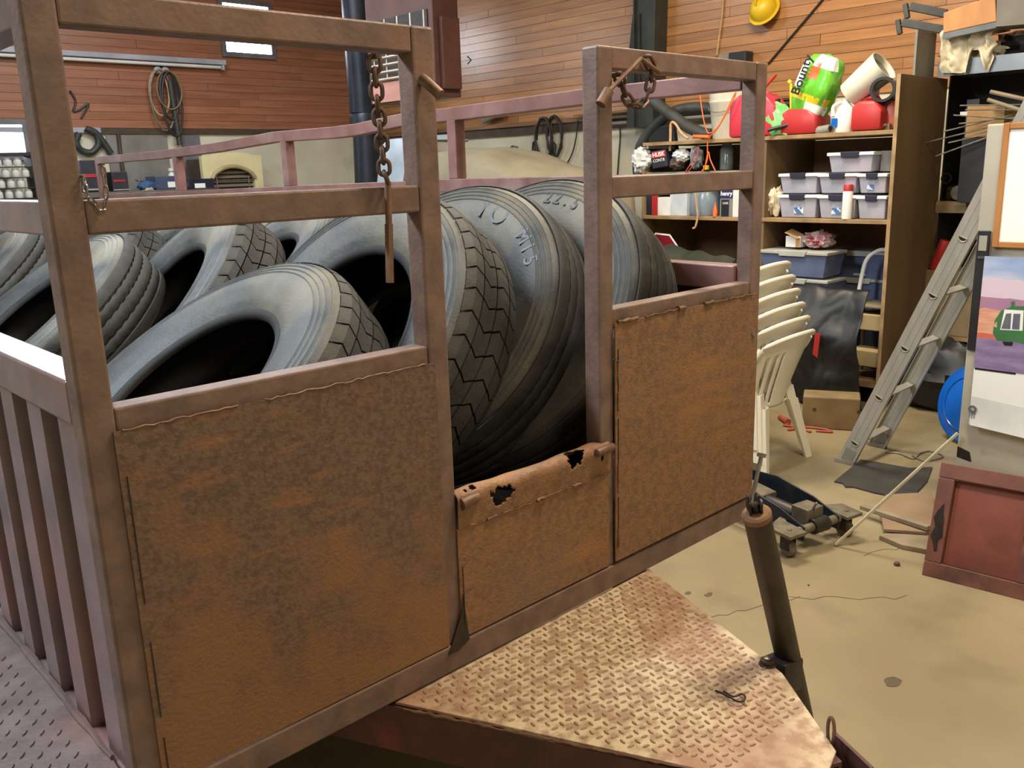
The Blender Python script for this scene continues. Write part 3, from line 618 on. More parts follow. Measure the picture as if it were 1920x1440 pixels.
def tire(c, n, s, kind, label, letters=None, spin=0., group='truck tires heaped in the trailer bed'):
    R = frame(n)
    t = thing('truck_tire', label, 'tire', c, R, group, s)
    link('sidewalls', TM['carcass'], t); link('inner_liner', TM['liner'], t); link('tread_base', TM['base'], t); link('bead_ring', TM['bead'], t)
    if kind == 'rib':
        for r in TM['ribs']: link('tread_rib', r, t)
    else:
        for k, b in enumerate(TM['blocks']):
            for i in range(44): link('tread_block', b, t, Matrix.Rotation(2*PI*(i+(.5 if k % 2 else 0))/44+spin, 4, 'Z'))
    if letters:
        for txt, r, ang, size, step, zz in letters:
            for i, chh in enumerate(txt):
                if chh == ' ': continue
                a = ang - i*step
                o = link('sidewall_letter', text_mesh(chh, size, .0018, M_LETTER, .0006), t)
                o.matrix_local = Matrix.Rotation(a, 4, 'Z') @ Matrix.Translation((0, r, zz)) @ Matrix.Rotation(-.10, 4, 'X')
    return t
def near(c, s0, s1): c = V3(c); return CAM+(c-CAM)*(s1/s0)
TIRES = [
 (near((.522, .758, 1.015), 1.018, .97), (-.576, .023, .817), .93, 'lug', 'wide-open truck tire with muddy tan shoulder lying back behind the left rusty sheet', None),
 (near((1.083, .874, 1.088), 1.005, .905), (-.794, -.026, .608), .905, 'lug', 'truck tire with deep chevron block tread beside the middle gate post', None),
 (near((1.363, .792, 1.114), .961, .93), (-.81, -.09, .58), .93, 'rib', 'grey truck tire lettered YO M15, leaning in the open gate', [('YO', .405, -.20, .105, .20, .1395), ('M15', .415, -.78, .068, .125, .1395)]),
 ((1.53, .612, 1.116), (-.82, -.005, .573), .98, 'rib', 'dark ribbed truck tire against the far side wall, lettered 22.5', [('22.5', .415, -.02, .062, .105, .1400)]),
 ((.626, 2.442, 1.012), (-.613, .03, .79), 1.0, 'rib', 'smooth ribbed truck tire showing its worn tread behind the corner post', None),
 ((1.02, 2.073, 1.065), (-.731, .114, .673), 1.0, 'lug', 'truck tire with jagged block tread in the second row beside another open tire', None),
 ((1.411, 2.144, 1.106), (-.577, .105, .81), 1.0, 'rib', 'pale silvery truck tire in the second row against the far side rail', None),
 ((.60, 3.55, 1.02), (-.62, .05, .78), 1.0, 'rib', 'ribbed truck tire of the third row beside the left side wall', None),
 ((1.00, 3.20, 1.04), (-.70, .05, .71), 1.0, 'lug', 'block tread truck tire in the middle of the third row', None),
 ((1.42, 3.25, 1.06), (-.62, .05, .78), 1.0, 'rib', 'ribbed truck tire of the third row against the far side rail', None),
 ((.70, 4.60, 1.02), (-.62, .0, .78), 1.0, 'rib', 'ribbed truck tire by the tailgate beside the left side wall', None),
 ((1.25, 4.45, 1.04), (-.66, .0, .75), 1.0, 'rib', 'ribbed truck tire by the tailgate against the far side rail', None),
]
for c, n, s, k, lab, let in TIRES: tire(c, n, s, k, lab, let)

# ================================================================== RIGHT BAY: shelves along the wall
def pxbox(X, l, t, r, b, depth=.2, zb=None):      # box whose front lies in the plane x = X, outlined in the photograph; returns y0,y1,z0,z1
    pl_, pr = AX(l, (t+b)/2, X), AX(r, (t+b)/2, X); z1 = AX((l+r)/2, t, X).z; z0 = AX((l+r)/2, b, X).z if zb is None else zb
    return pr.y, pl_.y, z0, z1
XS, XBK = 5.20, 5.90
YP = 1.06
YE = AX(1203, 350, XS).y
Z1, Z2, Z3 = 1.785, 1.232, .02
sh = thing('storage_shelves', 'deep brown plywood storage shelves against the right wall', 'shelves', (5.5, 2, 0))
MB().box(XS, XBK+.02, YP-.012, YP+.012, 0, 2.11).part('end_panel', M_PLY, sh, bevel=.002)
MB().box(XS-.004, XS-.0005, YP-.012, YP+.012, 0, 2.11).part('panel_edge', M_PLYE, sh)
for z in (Z1, Z2, .16): MB().box(XS+.01, XBK, YP+.012, YE, z-.026, z).part('shelf_board', M_SHELF, sh, bevel=.002)
MB().box(XS+.03, XBK, YE, YE+.022, 0, 1.74).part('side_panel', M_LUMB, sh, bevel=.002)
MB().box(XS+.02, XBK, 1.955, 1.978, .16, Z1-.026).part('divider', M_PLY, sh)
MB().box(XBK-.012, XBK, YP+.012, YE, .02, Z1-.03).part('back_panel', M_SHBACK, sh)
# second bay beyond the end panel
XB2 = 5.72
s2 = thing('steel_shelving', 'dark shelving bay with blue-grey steel top behind the ladder', 'shelves', (6, .2, 0))
zs = AX(1830, 122, XB2).z
MB().box(XB2, XR-.02, -1.1, YP-.02, zs-.03, zs).box(XB2-.004, XB2, -1.1, YP-.02, zs-.05, zs+.045).part('steel_top', M_STEEL, s2)
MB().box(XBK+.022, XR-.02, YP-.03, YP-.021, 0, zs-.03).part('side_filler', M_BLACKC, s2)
z2b = AX(1800, 378, XB2+.15).z
MB().box(XB2+.15, XR-.02, -1.1, YP-.02, z2b-.022, z2b).part('shelf_board', M_SHELF, s2); MB().box(XB2+.145, XB2+.165, -1.1, YP-.02, z2b-.075, z2b-.022).part('shelf_lip', M_LUMB, s2)
z3b = AX(1800, 632, XB2+.1).z
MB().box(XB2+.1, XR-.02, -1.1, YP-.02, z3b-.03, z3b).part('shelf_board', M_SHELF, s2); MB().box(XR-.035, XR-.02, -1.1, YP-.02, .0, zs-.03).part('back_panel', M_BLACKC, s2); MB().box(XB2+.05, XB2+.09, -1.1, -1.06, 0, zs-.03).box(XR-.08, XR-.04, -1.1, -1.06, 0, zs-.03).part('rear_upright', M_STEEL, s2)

def bin_(X, l, t, r, b, zb, depth, label, lidm=M_BINL, bodym=M_CLEAR, tint=None, sticker=None, marker=False, latchm=M_LATCH):
    y0, y1, z0, z1 = pxbox(X, l, t, r, b, depth, zb); g = .006
    t_ = thing('storage_bin', label, 'bin', (X+depth/2, (y0+y1)/2, z0)); yc, hw = (y0+y1)/2, (y1-y0)/2-g; zt = z1-.026; k = .9
    body = MB(); vs = []
    for (f_, z) in ((k, z0+.002), (1, zt)):
        vs += [(X+depth/2-depth/2*f_, yc-hw*f_, z), (X+depth/2+depth/2*f_, yc-hw*f_, z), (X+depth/2+depth/2*f_, yc+hw*f_, z), (X+depth/2-depth/2*f_, yc+hw*f_, z)]
    body.add(vs, BF[:1]+BF[2:]).part('bin_body', bodym, t_, bevel=.006)
    ld = MB().box(X-.012, X+depth+.012, yc-hw-.010, yc+hw+.010, zt, z1-.004).part('lid', lidm, t_, bevel=.005)
    mb = MB(); mb.prism([(X-.018, yc+hw*.38, zt-.012), (X-.018, yc-hw*.38, zt-.012), (X-.018, yc-hw*.44, z1), (X-.018, yc+hw*.44, z1)], (.02, 0, 0)); mb.part('latch', latchm, t_, bevel=.004)
    if tint: MB().blob((X+depth/2, yc, z0+(zt-z0)*.42), depth*.36, hw*.74, (zt-z0)*.38, .25, 2.5, seed=l, flat=z0+.004).part('contents', tint, t_, True)
    if sticker: MB().box(X-.0035+.012, X-.0005+.012, yc-hw*.35+sticker*hw, yc+hw*.15+sticker*hw, z0+(zt-z0)*.22, z0+(zt-z0)*.78).part('paper_label', M_LABEL, t_)
    if marker:
        for i, (zz, wd_) in enumerate(((.70, .42), (.42, .2))): MB().tube([V3((X+.003+.02*(1-zz), yc+hw*(.55-wd_*k_/8*2.2), z0+(zt-z0)*(zz+.05*math.sin(k_*2.3+l)))) for k_ in range(9)], .0016, 5).part('marker_scrawl', M_TXTK, t_)
    return t_
MT_PINK = mat('contents_pink', L(206, 130, 130), L(220, 180, 176), 9, 4, .6); MT_WHT = mat('contents_white', L(206, 204, 206), L(176, 176, 186), 9, 4, .6); MT_RED = mat('contents_red', L(206, 60, 74), L(224, 150, 150), 7, 4, .6); MT_GRY = mat('contents_grey', L(130, 132, 142), L(168, 168, 176), 9, 4, .6)
XBN = XS+.05
zA = Z2; zB = AX(1560, 363, XBN).z; zC_ = AX(1560, 324, XBN).z
bin_(XBN, 1459, 364, 1532, 404, zA+.001, .36, 'clear shoebox bin with grey contents and paper label, bottom row beside the cloth', tint=MT_GRY, sticker=.05)
bin_(XBN, 1533, 365, 1605, 404, zA+.001, .36, 'clear bin with pink contents, bottom row behind the white spray can', tint=MT_PINK, sticker=.15)
bin_(XBN, 1606, 366, 1662, 404, zA+.001, .36, 'clear bin with white contents, bottom row against the plywood end panel', tint=MT_WHT)
bin_(XBN, 1461, 324, 1533, 364, zB+.001, .36, 'clear bin with marker scrawl, second row beside the cloth', tint=MT_WHT, marker=True)
bin_(XBN, 1534, 324, 1607, 364, zB+.001, .36, 'clear bin with marker scrawl, second row above the pink one', tint=MT_GRY, marker=True)
bin_(XBN, 1608, 324, 1663, 364, zB+.001, .36, 'clear bin with red contents and paper label, second row', tint=MT_RED, sticker=.25)
bin_(XBN, 1552, 284, 1638, 322, zC_+.001, .36, 'clear bin with a red ball inside on top of the bin stack', tint=MT_RED, marker=True)
c = AX(1658, 318, XBN+.05); one('grey_carton', MB().box(XBN+.1, XBN+.4, c.y-.07, c.y+.05, zC_+.001, zC_+.13), M_GREYS, 'plain grey carton beside the topmost clear bin', 'box', bevel=.003)
# spray can in front of the bins
c = AX(1587, 404, XS+.03); h = AX(1587, 346, XS+.03).z-Z2
t = thing('spray_can', 'white spray can with a red cap in front of the clear bins', 'can', (XS+.03, c.y, Z2))
MB().lathe([(0, 0), (.028, 0), (.032, .004), (.032, h*.78), (.028, h*.82), (0, h*.82)], 20, (XS+.035, c.y, Z2)).part('can_body', M_WHPL, t, True)
MB().lathe([(.029, h*.80), (.030, h*.98), (.027, h), (0, h)], 20, (XS+.035, c.y, Z2)).part('can_cap', M_REDPL, t, True)
one('shelf_cloth', MB().blob((XS+.14, AX(1446, 360, XS+.1).y, Z2+.10), .08, .06, .10, .5, 3, seed=4, flat=Z2+.001), M_RAGC, 'crumpled grey-cream cloth stuffed beside the clear bins', 'cloth', smooth=True)
# big totes on the lower shelf
zt1 = AX(1490, 520, XS).z; zt2 = AX(1490, 466, XS).z
for X, l, r, lab, st_ in ((XS-.04, 1424, 1551, 'wide blue-grey tote with pale lid under the small carton', None), (XS+.44, 1553, 1668, 'blue-grey tote with a paper label beside the folding step stool', .1)):
    zq_ = AX(1490, 520, X).z
    dp = .26 if st_ is None else .24
    bin_(X, l, 470, r, 518, zq_+.002, dp, lab, M_TLID, M_BINB, MT_GRY, st_, latchm=M_TLID)
    bin_(X+.005, l, 521, r, 575, .165, dp-.01, 'lower tote with a grey lid under the %s tote' % ('wide' if st_ is None else 'labelled'), M_TLID, M_BINB, MT_GRY, None, latchm=M_TLID)
yq, zq = AX(1478, 465, XS).y, zt2+.003
t = thing('open_carton', 'small white carton with open flaps on the wide tote', 'box', (XS+.12, yq, zq))
MB().box(XS+.06, XS+.18, yq-.055, yq+.055, zq, zq+.075).part('carton_body', M_CARDW, t); MB().obox((XS+.08, yq, zq+.09), (.05, 0, .01), (0, .05, .02), (0, 0, .001)).part('carton_flap', M_CARD, t); MB().box(XS+.0595, XS+.06, yq-.054, yq-.02, zq, zq+.06).part('carton_side_print', M_CARD, t)
one('plastic_bag', MB().blob((XS+.14, AX(1517, 460, XS).y, zq+.05), .09, .10, .055, .5, 3.5, 26, 14, 8, zq), mat('maroon_wrap', L(150, 70, 80), L(206, 196, 196), 9, 5, .2), 'shiny plastic bag of maroon parts on the wide tote', 'bag', smooth=True)

# top shelf row
def gas_can(name, X, l, t, r, b, m, label, depth=.18, spout=True):
    y0, y1, z0, z1 = pxbox(X, l, t, r, b, depth, Z1); t_ = thing(name, label, 'gas can', (X+depth/2, (y0+y1)/2, Z1)); yc, w = (y0+y1)/2, y1-y0; h = z1-Z1
    MB().prism([(X, y1, Z1+.002), (X, y0, Z1+.002), (X, y0, Z1+h*.62), (X, lerp(y0, y1, .25), Z1+h*.92), (X, lerp(y0, y1, .8), Z1+h*.92), (X, y1, Z1+h*.75)], (depth, 0, 0)).part('can_body', m, t_, True, .022)
    MB().tube(spline([(X+depth/2, lerp(y0, y1, .3), Z1+h*.86), (X+depth/2, lerp(y0, y1, .42), Z1+h), (X+depth/2, lerp(y0, y1, .75), Z1+h*.99), (X+depth/2, lerp(y0, y1, .86), Z1+h*.8)], 4), .014, 8).part('carry_handle', m, t_, True)
    MB().cyl((X+depth/2, lerp(y0, y1, .12), Z1+h*.62), (X+depth/2, lerp(y0, y1, .12), Z1+h*.78), .025, n=14).part('filler_cap', M_BLACKP, t_, True)
    return t_
c = AX(1350, 250, XS+.24); rb = .135; hz = AX(1357, 166, XS+.24).z-Z1
t = thing('plastic_bucket', 'dirty white plastic bucket standing on the top shelf', 'bucket', (XS+.38, c.y, Z1))
MB().lathe([(0, .0), (.130, 0), (.132, .004), (.158, hz*.72), (.163, hz*.74), (.163, hz*.77), (.160, hz*.78), (.166, hz), (.160, hz), (.128, .01), (0, .01)], 30, (XS+.38, c.y, Z1)).part('bucket_wall', M_BUCK, t, True)
MB().tube([(XS+.38-.168*math.cos(a), c.y+.168*math.sin(a), Z1+hz*.8-.10*math.sin(abs(a)*.0+1.2)*abs(math.cos(a))) for a in [PI*(-.5+i/12) for i in range(13)]], .003, 6).part('bail_handle', M_WIREG, t, True)
t = gas_can('gas_can', XS+.01, 1366, 168, 1452, 258, M_REDPK, 'tall pinkish red gas can beside the white bucket', .2)
c = AX(1430, 168, XS+.05); MB().cyl(c+V3((0, .02, -.06)), c+V3((0, -.0, 0)), .012, n=10).cyl(c, c+V3((0, -.10, .09)), .010, n=10).part('spout', M_REDPL, t, True)
t = gas_can('gas_can', XS+.02, 1460, 199, 1530, 254, M_REDPL, 'small red gas can with a black side spout and yellow nozzle', .22)
c = AX(1484, 205, XS+.1); MB().cyl(c-V3((0, 0, .02)), c+V3((0, .012, .17)), .012, .009, n=10).cyl(c+V3((0, .012, .17)), c+V3((0, .03, .185)), .014, n=10).part('yellow_nozzle', M_YEL, t, True)
c = AX(1466, 236, XS+.0); MB().cyl(c+V3((.03, -.03, .005)), c+V3((-.03, .09, -.025)), .013, n=10).part('side_spout', M_BLACKP, t, True)
gas_can('gas_can', XS+.01, 1594, 183, 1652, 250, M_REDPL, 'dark red tall gas can between the white jug and the pink tank', .22)
# paper towel package in printed wrap
pc = AX(1532, 165, XS+.12); t = thing('paper_towel_pack', 'green and yellow plastic pack of paper towels heaped on the gas cans', 'package', (pc.x, pc.y, Z1))
ax = (AX(1560, 95, XS+.12)-AX(1505, 240, XS+.12)).normalized(); sx_ = V3((0, ax.z, -ax.y)).normalized(); fx = V3((1, 0, 0))
def pack(u, v):
    th = 2*PI*u; k = math.sin(PI*min(1, max(0, v)))**.22; sq = 1/max(abs(math.cos(th)), abs(math.sin(th)))**.55; rr = .118*k*sq*(1+.16*noise.noise(V3((math.cos(th)*2, math.sin(th)*2, v*5)))); 
    return pc + ax*(v-.5)*.44 + sx_*math.cos(th)*rr*1.15 + fx*math.sin(th)*rr*.9
MB().grid(pack, 28, 18).part('pack_wrap', M_GREENB, t, 'all')
def patch(u0, u1, v0, v1, m, name, off=1.012):
    def fn(u, v): p = pack(lerp(u0, u1, u), lerp(v0, v1, v)); q = pc+ax*(lerp(v0, v1, v)-.5)*.44; return q+(p-q)*off
    MB().grid(fn, 10, 8).part(name, m, t, 'all')
patch(.50, .74, .05, .30, M_WRAPW, 'clear_end'); patch(.55, .80, .80, .98, M_WRAPW, 'clear_end'); patch(.52, .95, .30, .40, M_YEL, 'yellow_band'); patch(.72, .80, .62, .86, M_ORNG, 'orange_band')
patch(.82, .95, .46, .84, M_WRAPW, 'logo_oval', 1.016)
lo = pc + ax*.06 + sx_*.062 + fx*-.140
text('brand_print', 'Bounty', .088, .0008, M_TXTK, t, lo, ax, sx_+V3((0, 0, .0)), .002)
one('plastic_wrap', MB().blob(AX(1456, 232, XS+.06), .05, .12, .13, .35, 3, 22, 12, 3, Z1+.001), mat('green_film', L(96, 178, 92), L(150, 206, 140), 8, 4, .3), 'pale green plastic wrap sagging behind the small red can', 'wrap', smooth=True)
# tilted bucket, jug, tubes, tank
ba, bb = AX(1600, 172, XS+.14), AX(1652, 128, XS+.14); d_ = (bb-ba).normalized()
t = thing('tilted_bucket', 'white bucket lying tilted with its dark mouth open beside the towel pack', 'bucket', (ba.x, ba.y, Z1))
MB().lathe([(0, 0), (.085, 0), (.105, .27), (.098, .27), (.08, .01), (0, .01)], 28, ba-d_*.03, d_).part('bucket_wall', M_BUCK, t, True)
MB().lathe([(.0, .235), (.0975, .235)], 28, ba-d_*.03, d_).part('mouth_shade_disc', M_GREYS, t)  # grey disc across the mouth, its colour standing in for shade in the hollow
c = AX(1578, 250, XS+.06); h = AX(1578, 186, XS+.06).z-Z1
t = thing('bleach_jug', 'white plastic jug with a looped handle and blue sticker', 'jug', (XS+.1, c.y, Z1))
MB().lathe([(0, 0), (.062, 0), (.066, .01), (.066, h*.52), (.05, h*.72), (.022, h*.9), (.022, h), (0, h)], 22, (XS+.1, c.y, Z1)).part('jug_body', M_WHPL, t, True)
MB().tube(spline([(XS+.08, c.y+.02, Z1+h*.92), (XS+.07, c.y+.07, Z1+h*.80), (XS+.06, c.y+.066, Z1+h*.5)], 5), .012, 8).part('jug_handle', M_WHPL, t, True); MB().box(XS+.030, XS+.034, c.y+.02, c.y+.06, Z1+.04, Z1+.09).part('sticker', M_BLUE, t)
c = AX(1657, 168, XS+.05)
one('black_duct', MB().lathe([(.058, 0), (.075, 0), (.075, .3), (.058, .3)], 26, c-V3((.02, 0, 0)), (1, .30, 0), True), M_BLACKP, 'short black rubber duct with its round mouth facing out', 'duct', smooth=True)
c = AX(1547, 241, XS+.02)
one('pipe_offcut', MB().lathe([(.022, 0), (.032, 0), (.030, .10), (.020, .10)], 18, c+V3((.02, -.03, -.006)), (.2, 1, -.06), True), M_GREYS, 'short grey pipe offcut lying beside the white jug', 'pipe', smooth=True)
c = AX(1668, 218, XS+.12); c.y = max(c.y, 1.185); t = thing('pink_tank', 'faded red round tank with brass fittings behind the end panel', 'tank', (c.x, c.y, Z1))
MB().lathe([(0, -.02), (.07, -.015), (.098, .01), (.10, .05), (.10, .2), (0, .2)], 26, c, (1, 0, 0)).part('tank_body', M_PINKT, t, True)
MB().cyl(c-V3((.07, 0, .01)), c-V3((.01, 0, .01)), .014, n=10).cyl(c+V3((-.06, -.04, -.05)), c+V3((-.06, .05, -.09)), .008, n=8).part('tank_fitting', M_WIREG, t, True); MB().box(c.x-.04, c.x+.15, c.y-.05, c.y+.06, Z1+.002, Z1+.04).part('tank_base', M_LUMB, t)

# middle shelf, left half: cartons, bags and clutter above and below the gate rail
def carton(l, t_, r, b, depth, m, label, X=XS+.06, zb=None, cat='box'):
    y0, y1, z0, z1 = pxbox(X, l, t_, r, b, depth, Z2+.001 if zb is None else zb); return one('carton', MB().box(X, X+depth, y0, y1, z0, z1), m, label, cat, bevel=.002), (y0, y1, z0, z1)
carton(1206, 352, 1232, 398, .18, M_CARDD, 'black printed carton at the left end of the middle shelf')
carton(1222, 362, 1232, 396, .02, M_REDPL, 'small red and white packet in front of the black carton', X=XS+.03)
carton(1232, 370, 1256, 399, .12, M_CARDW, 'pale blue-white carton under a crumpled bag', X=XS+.04)
carton(1256, 355, 1288, 401, .14, mat('frosted_box', L(196, 202, 206), L(170, 178, 184), 8, 4, .35), 'frosted plastic box between the pale carton and the clear jug', X=XS+.05)
c = AX(1315, 402, XS+.1); one('clear_jug', MB().lathe([(0, 0), (.11, 0), (.12, .02), (.12, .14), (.10, .19), (0, .19)], 24, (XS+.16, c.y, Z2+.001)), mat('smoky_clear', L(150, 164, 176), L(124, 138, 152), 5, 4, .2, alpha=.75), 'big smoky clear plastic jug with a cord over it', 'jug', smooth=True)
o, (y0, y1, z0, z1) = carton(1350, 352, 1374, 401, .1, M_GREYS, 'grey carton with navy top printed henry', X=XS+.02)
MB().box(XS+.0185, XS+.0198, y0+.002, y1-.002, z1-.075, z1-.002).part('navy_print', M_TXTN, o); MB().box(XS+.0185, XS+.0198, y0+.03, y1-.012, z0+.004, z1-.085).part('black_print', M_TXTK, o)
text('carton_print', 'henry', .042, .0006, M_TXTW, o, (XS+.0178, (y0+y1)/2, z1-.042), (0, -1, 0), (0, 0, 1), .001); text('carton_print', 'CAULK' if False else 'LASK', .022, .0006, M_TXTW, o, (XS+.0178, (y0+y1)/2+.005, z1-.11), (0, -1, 0), (0, 0, 1))
carton(1374, 352, 1387, 401, .1, M_CARDW, 'tall white carton beside the henry carton', X=XS+.02)
one('bottle_orange', MB().lathe([(0, 0), (.017, 0), (.017, .05), (.008, .07), (.006, .10), (0, .10)], 12, (XS+.02, AX(1338, 400, XS).y, Z2+.001)), M_ORNG, 'small orange bottle in front of the clear jug', 'bottle', smooth=True)
zz = AX(1250, 322, XS+.1).z
one('plastic_bag', MB().blob(AX(1204, 300, XS+.06), .06, .085, .09, .4, 3.2, 28, 18, 5), M_RAG, 'crumpled white plastic bag at the left end of the shelves', 'bag', smooth=True)
ol = AX(1243, 298, XS+.08); t = thing('printed_sack', 'dark printed sack lettered HUSK tilted among the clutter', 'bag', (ol.x, ol.y, ol.z-.06))
ux = V3((0, -1, .12)).normalized(); uz = V3((0, .12, 1)).normalized(); MB().obox(ol, ux*.07, uz*.065, (.05, 0, 0)).part('sack_body', M_CARDD, t, bevel=.006); MB().obox(ol+uz*.035-V3((.051, 0, 0)), ux*.062, uz*.022, (.0004, 0, 0)).part('red_band', M_TXTR, t)
text('sack_print', 'HUSK', .045, .0006, M_TXTW, t, ol+uz*.034-V3((.0525, 0, 0)), ux, uz, .001); text('sack_print', 'CONTR', .032, .0006, M_TXTW, t, ol-uz*.01-V3((.0525, 0, 0)), ux, uz)
for i, (px, py, a, b_, c_, m, lab) in enumerate([(1278, 292, .05, .07, .05, M_RAG, 'white crumpled paper bag lying on the shelf clutter'), (1270, 306, .05, .06, .05, mat('brown_cloth', L(84, 66, 58), L(62, 48, 44), 9, 5, .8), 'dark brown crumpled cloth among the shelf clutter'), (1306, 296, .05, .05, .075, mat('grey_plastic_film', L(150, 154, 164), L(112, 116, 128), 8, 5, .3), 'grey crumpled plastic film hanging by the orange cord')]):
    one('crumpled_bag', MB().blob(AX(px, py, XS+.08), a, b_, c_, .45, 3.2, 22, 14, 11+i), m, lab, 'bag', smooth=True)
zc2 = AX(1270, 346, XS+.1).z
t = one('clutter_crate', MB().box(XS+.06, XS+.36, AX(1370, 330, XS).y, AX(1200, 330, XS).y, zc2, AX(1270, 322, XS+.1).z), M_GREYS, 'low grey crate holding bags above the cartons', 'crate', bevel=.004)
one('glass_jar', MB().lathe([(0, 0), (.05, 0), (.05, .15), (.035, .17), (.035, .2), (0, .2)], 20, AX(1362, 318, XS+.18)), mat('glass_grey_green', L(120, 130, 124), L(96, 106, 102), 5, 3, .15, alpha=.8), 'grey-green glass jar standing in the shelf shadow', 'jar', smooth=True)
one('cap_yellow', MB().cyl(AX(1324, 318, XS+.04), AX(1324, 310, XS+.04), .022, n=14), M_YEL, 'yellow cord connector hanging under the orange cord', 'connector', smooth=True)
# orange extension cord looped over the top shelf
def cord(name, pts, r, m, label, X, cat='cord', n=7, k=6):
    return one(name, MB().tube(spline([AX(a, b, X) if len((a, b)) == 2 else a for a, b in pts], k), r, n), m, label, cat, smooth=True)
cord('extension_cord', [(1312, 172), (1316, 205), (1322, 235), (1330, 250), (1350, 232), (1378, 175), (1374, 190), (1346, 240), (1328, 262), (1326, 300), (1316, 322), (1322, 312), (1328, 285), (1332, 300), (1341, 320)], .0045, M_ORNG, 'orange extension cord draped from the top shelf edge', XS-.02)
one('cord_plug', MB().cyl(AX(1300, 256, XS-.03), AX(1330, 257, XS-.03), .014, n=10), M_ORNG, 'orange cord plug resting on the shelf edge', 'plug', smooth=True)
cord('extension_cord', [(1308, 275), (1302, 285), (1296, 305), (1284, 325), (1290, 322), (1306, 300), (1310, 275)], .0045, M_ORNR, 'reddish orange cord loop hanging below the plug', XS-.015)
cord('beige_strap', [(1304, 358), (1306, 385), (1308, 405), (1304, 425), (1299, 428)], .008, M_BEIGEC, 'frayed beige strap hanging below the middle shelf', XS-.01)
# hoses and cords hung on the wall to the left of the top shelf
cord('black_hose', [(1197, 330), (1196, 300), (1206, 265), (1235, 230), (1270, 208), (1310, 202), (1345, 206)], .045, M_HOSE, 'thick grey-black hose arching behind the shelves', 5.62, n=12)
cord('black_hose', [(1200, 170), (1225, 190), (1262, 218), (1290, 238), (1318, 250), (1335, 252)], .045, M_HOSE, 'thick black hose crossing diagonally behind the bucket', 5.50, n=12)
MB_ = MB().prism([AX(1215, 240, 5.6), AX(1262, 232, 5.6), AX(1268, 290, 5.6), AX(1215, 290, 5.6)], (.05, 0, 0)); one('dark_cushion', MB_, M_BLACKC, 'black folded pad tucked behind the thick hose', 'pad', bevel=.01)
cord('hanging_rope', [(1256, 283), (1257, 258), (1258, 232), (1266, 232), (1278, 250), (1290, 260)], .010, M_BEIGEC, 'cream rope hanging in a bend over the shelf edge', XS+.05)
cord('thin_cable', [(1145, 222), (1158, 228), (1163, 250), (1160, 300), (1158, 328)], .008, M_CABLE, 'thin black cable running down the plaster wall', XR-.02)
def coil(pts_c, rx, rz, n, r, m, label, X, jitter=.008, name='wire_coil'):
    c = AX(*pts_c, X); pts = []; rnd = random.Random(int(pts_c[0]))
    for k in range(n):
        for i in range(20): a = 2*PI*i/20; j = 1+rnd.uniform(-.06, .06); pts.append(c+V3((-.01-.012*(k % 3)+rnd.uniform(-jitter, jitter)*.4, math.cos(a)*rx*j, math.sin(a)*rz*j)))
    return one(name, MB().tube(pts, r, 6).cyl(c+V3((-.06, 0, rz*.94)), V3((XR, c.y, c.z+rz*.94)), .005, n=6), m, label, 'coil', smooth=True)
XW = XR-.05
coil((966, 298), .095, .13, 4, .007, M_WIREG, 'coil of pale grey wire hung on the plaster wall', XW)
coil((1022, 262), .115, .21, 2, .014, M_CABLE, 'large loop of thick black cable hung on the wall', XW-.02, name='cable_loop')
coil((1042, 255), .10, .19, 2, .013, M_CABLE, 'second loop of thick black cable behind the first', XW, name='cable_loop')
for px, lab in ((1002, 'black pry tool with a looped cord hung on the wall'), (1037, 'bundle of black straps with hooks hung on the wall')):
    a, b_ = AX(px, 268, XW), AX(px+3, 330, XW); one('hanging_tool', MB().tube(spline([a+V3((0, .03, -.1)), a+V3((0, .015, .0)), a+V3((0, -.02, -.02)), a.lerp(b_, .5), b_], 5), [.010]*5+[.012]*5+[.02]*5+[.028]*6, 8).tube([b_+V3((0, .03*math.sin(t/10*PI*1.5), -.05+.03*math.cos(t/10*PI*1.5))) for t in range(11)], .006, 6), M_CABLE, lab, 'tool', smooth=True)
cord('thin_cable', [(1084, 225), (1080, 260), (1072, 290), (1056, 318), (1046, 328)], .007, M_CABLE, 'thin black cable trailing beside the strap bundle', XW)
one('ledge_bundle', MB().tube(spline([AX(905, 228, XW-.03), AX(925, 218, XW-.03), AX(945, 216, XW-.03)], 4), [.02, .03, .035, .035, .03, .03, .028, .025, .02], 8), M_GREYS, 'grey rolled bundle lying on the wall ledge', 'bundle', smooth=True)
one('ledge_board', MB().box(XR-.16, XR-.06, 2.2, 4.6, ZR+.012, ZR+.03), M_LEDGE, 'thin board lying along the wall ledge', 'board')
for i, (px, dz) in enumerate(((1250, .0), (1330, .0))): one('ledge_pipe', MB().cyl((XR-.09-.05*i, 2.0, ZR-.02-.06*i), (XR-.09-.05*i, 4.3, ZR-.02-.06*i), .016, n=10), M_GREYS, ('grey conduit running under the wall ledge', 'thin dark conduit just below the grey one')[i], 'pipe', smooth=True)
b_ = AX(1387, 105, XR-.1); one('junction_box', MB().box(XR-.14, XR-.03, b_.y-.08, b_.y+.08, b_.z-.05, b_.z+.03), M_BLACKP, 'black junction box on the planked wall above the gate', 'box', bevel=.004)
b_ = AX(1358, 106, XR-.1); one('junction_box', MB().box(XR-.10, XR-.03, b_.y-.06, b_.y+.06, b_.z-.04, b_.z+.02), M_GREYS, 'smaller grey junction box beside the black one', 'box', bevel=.004)
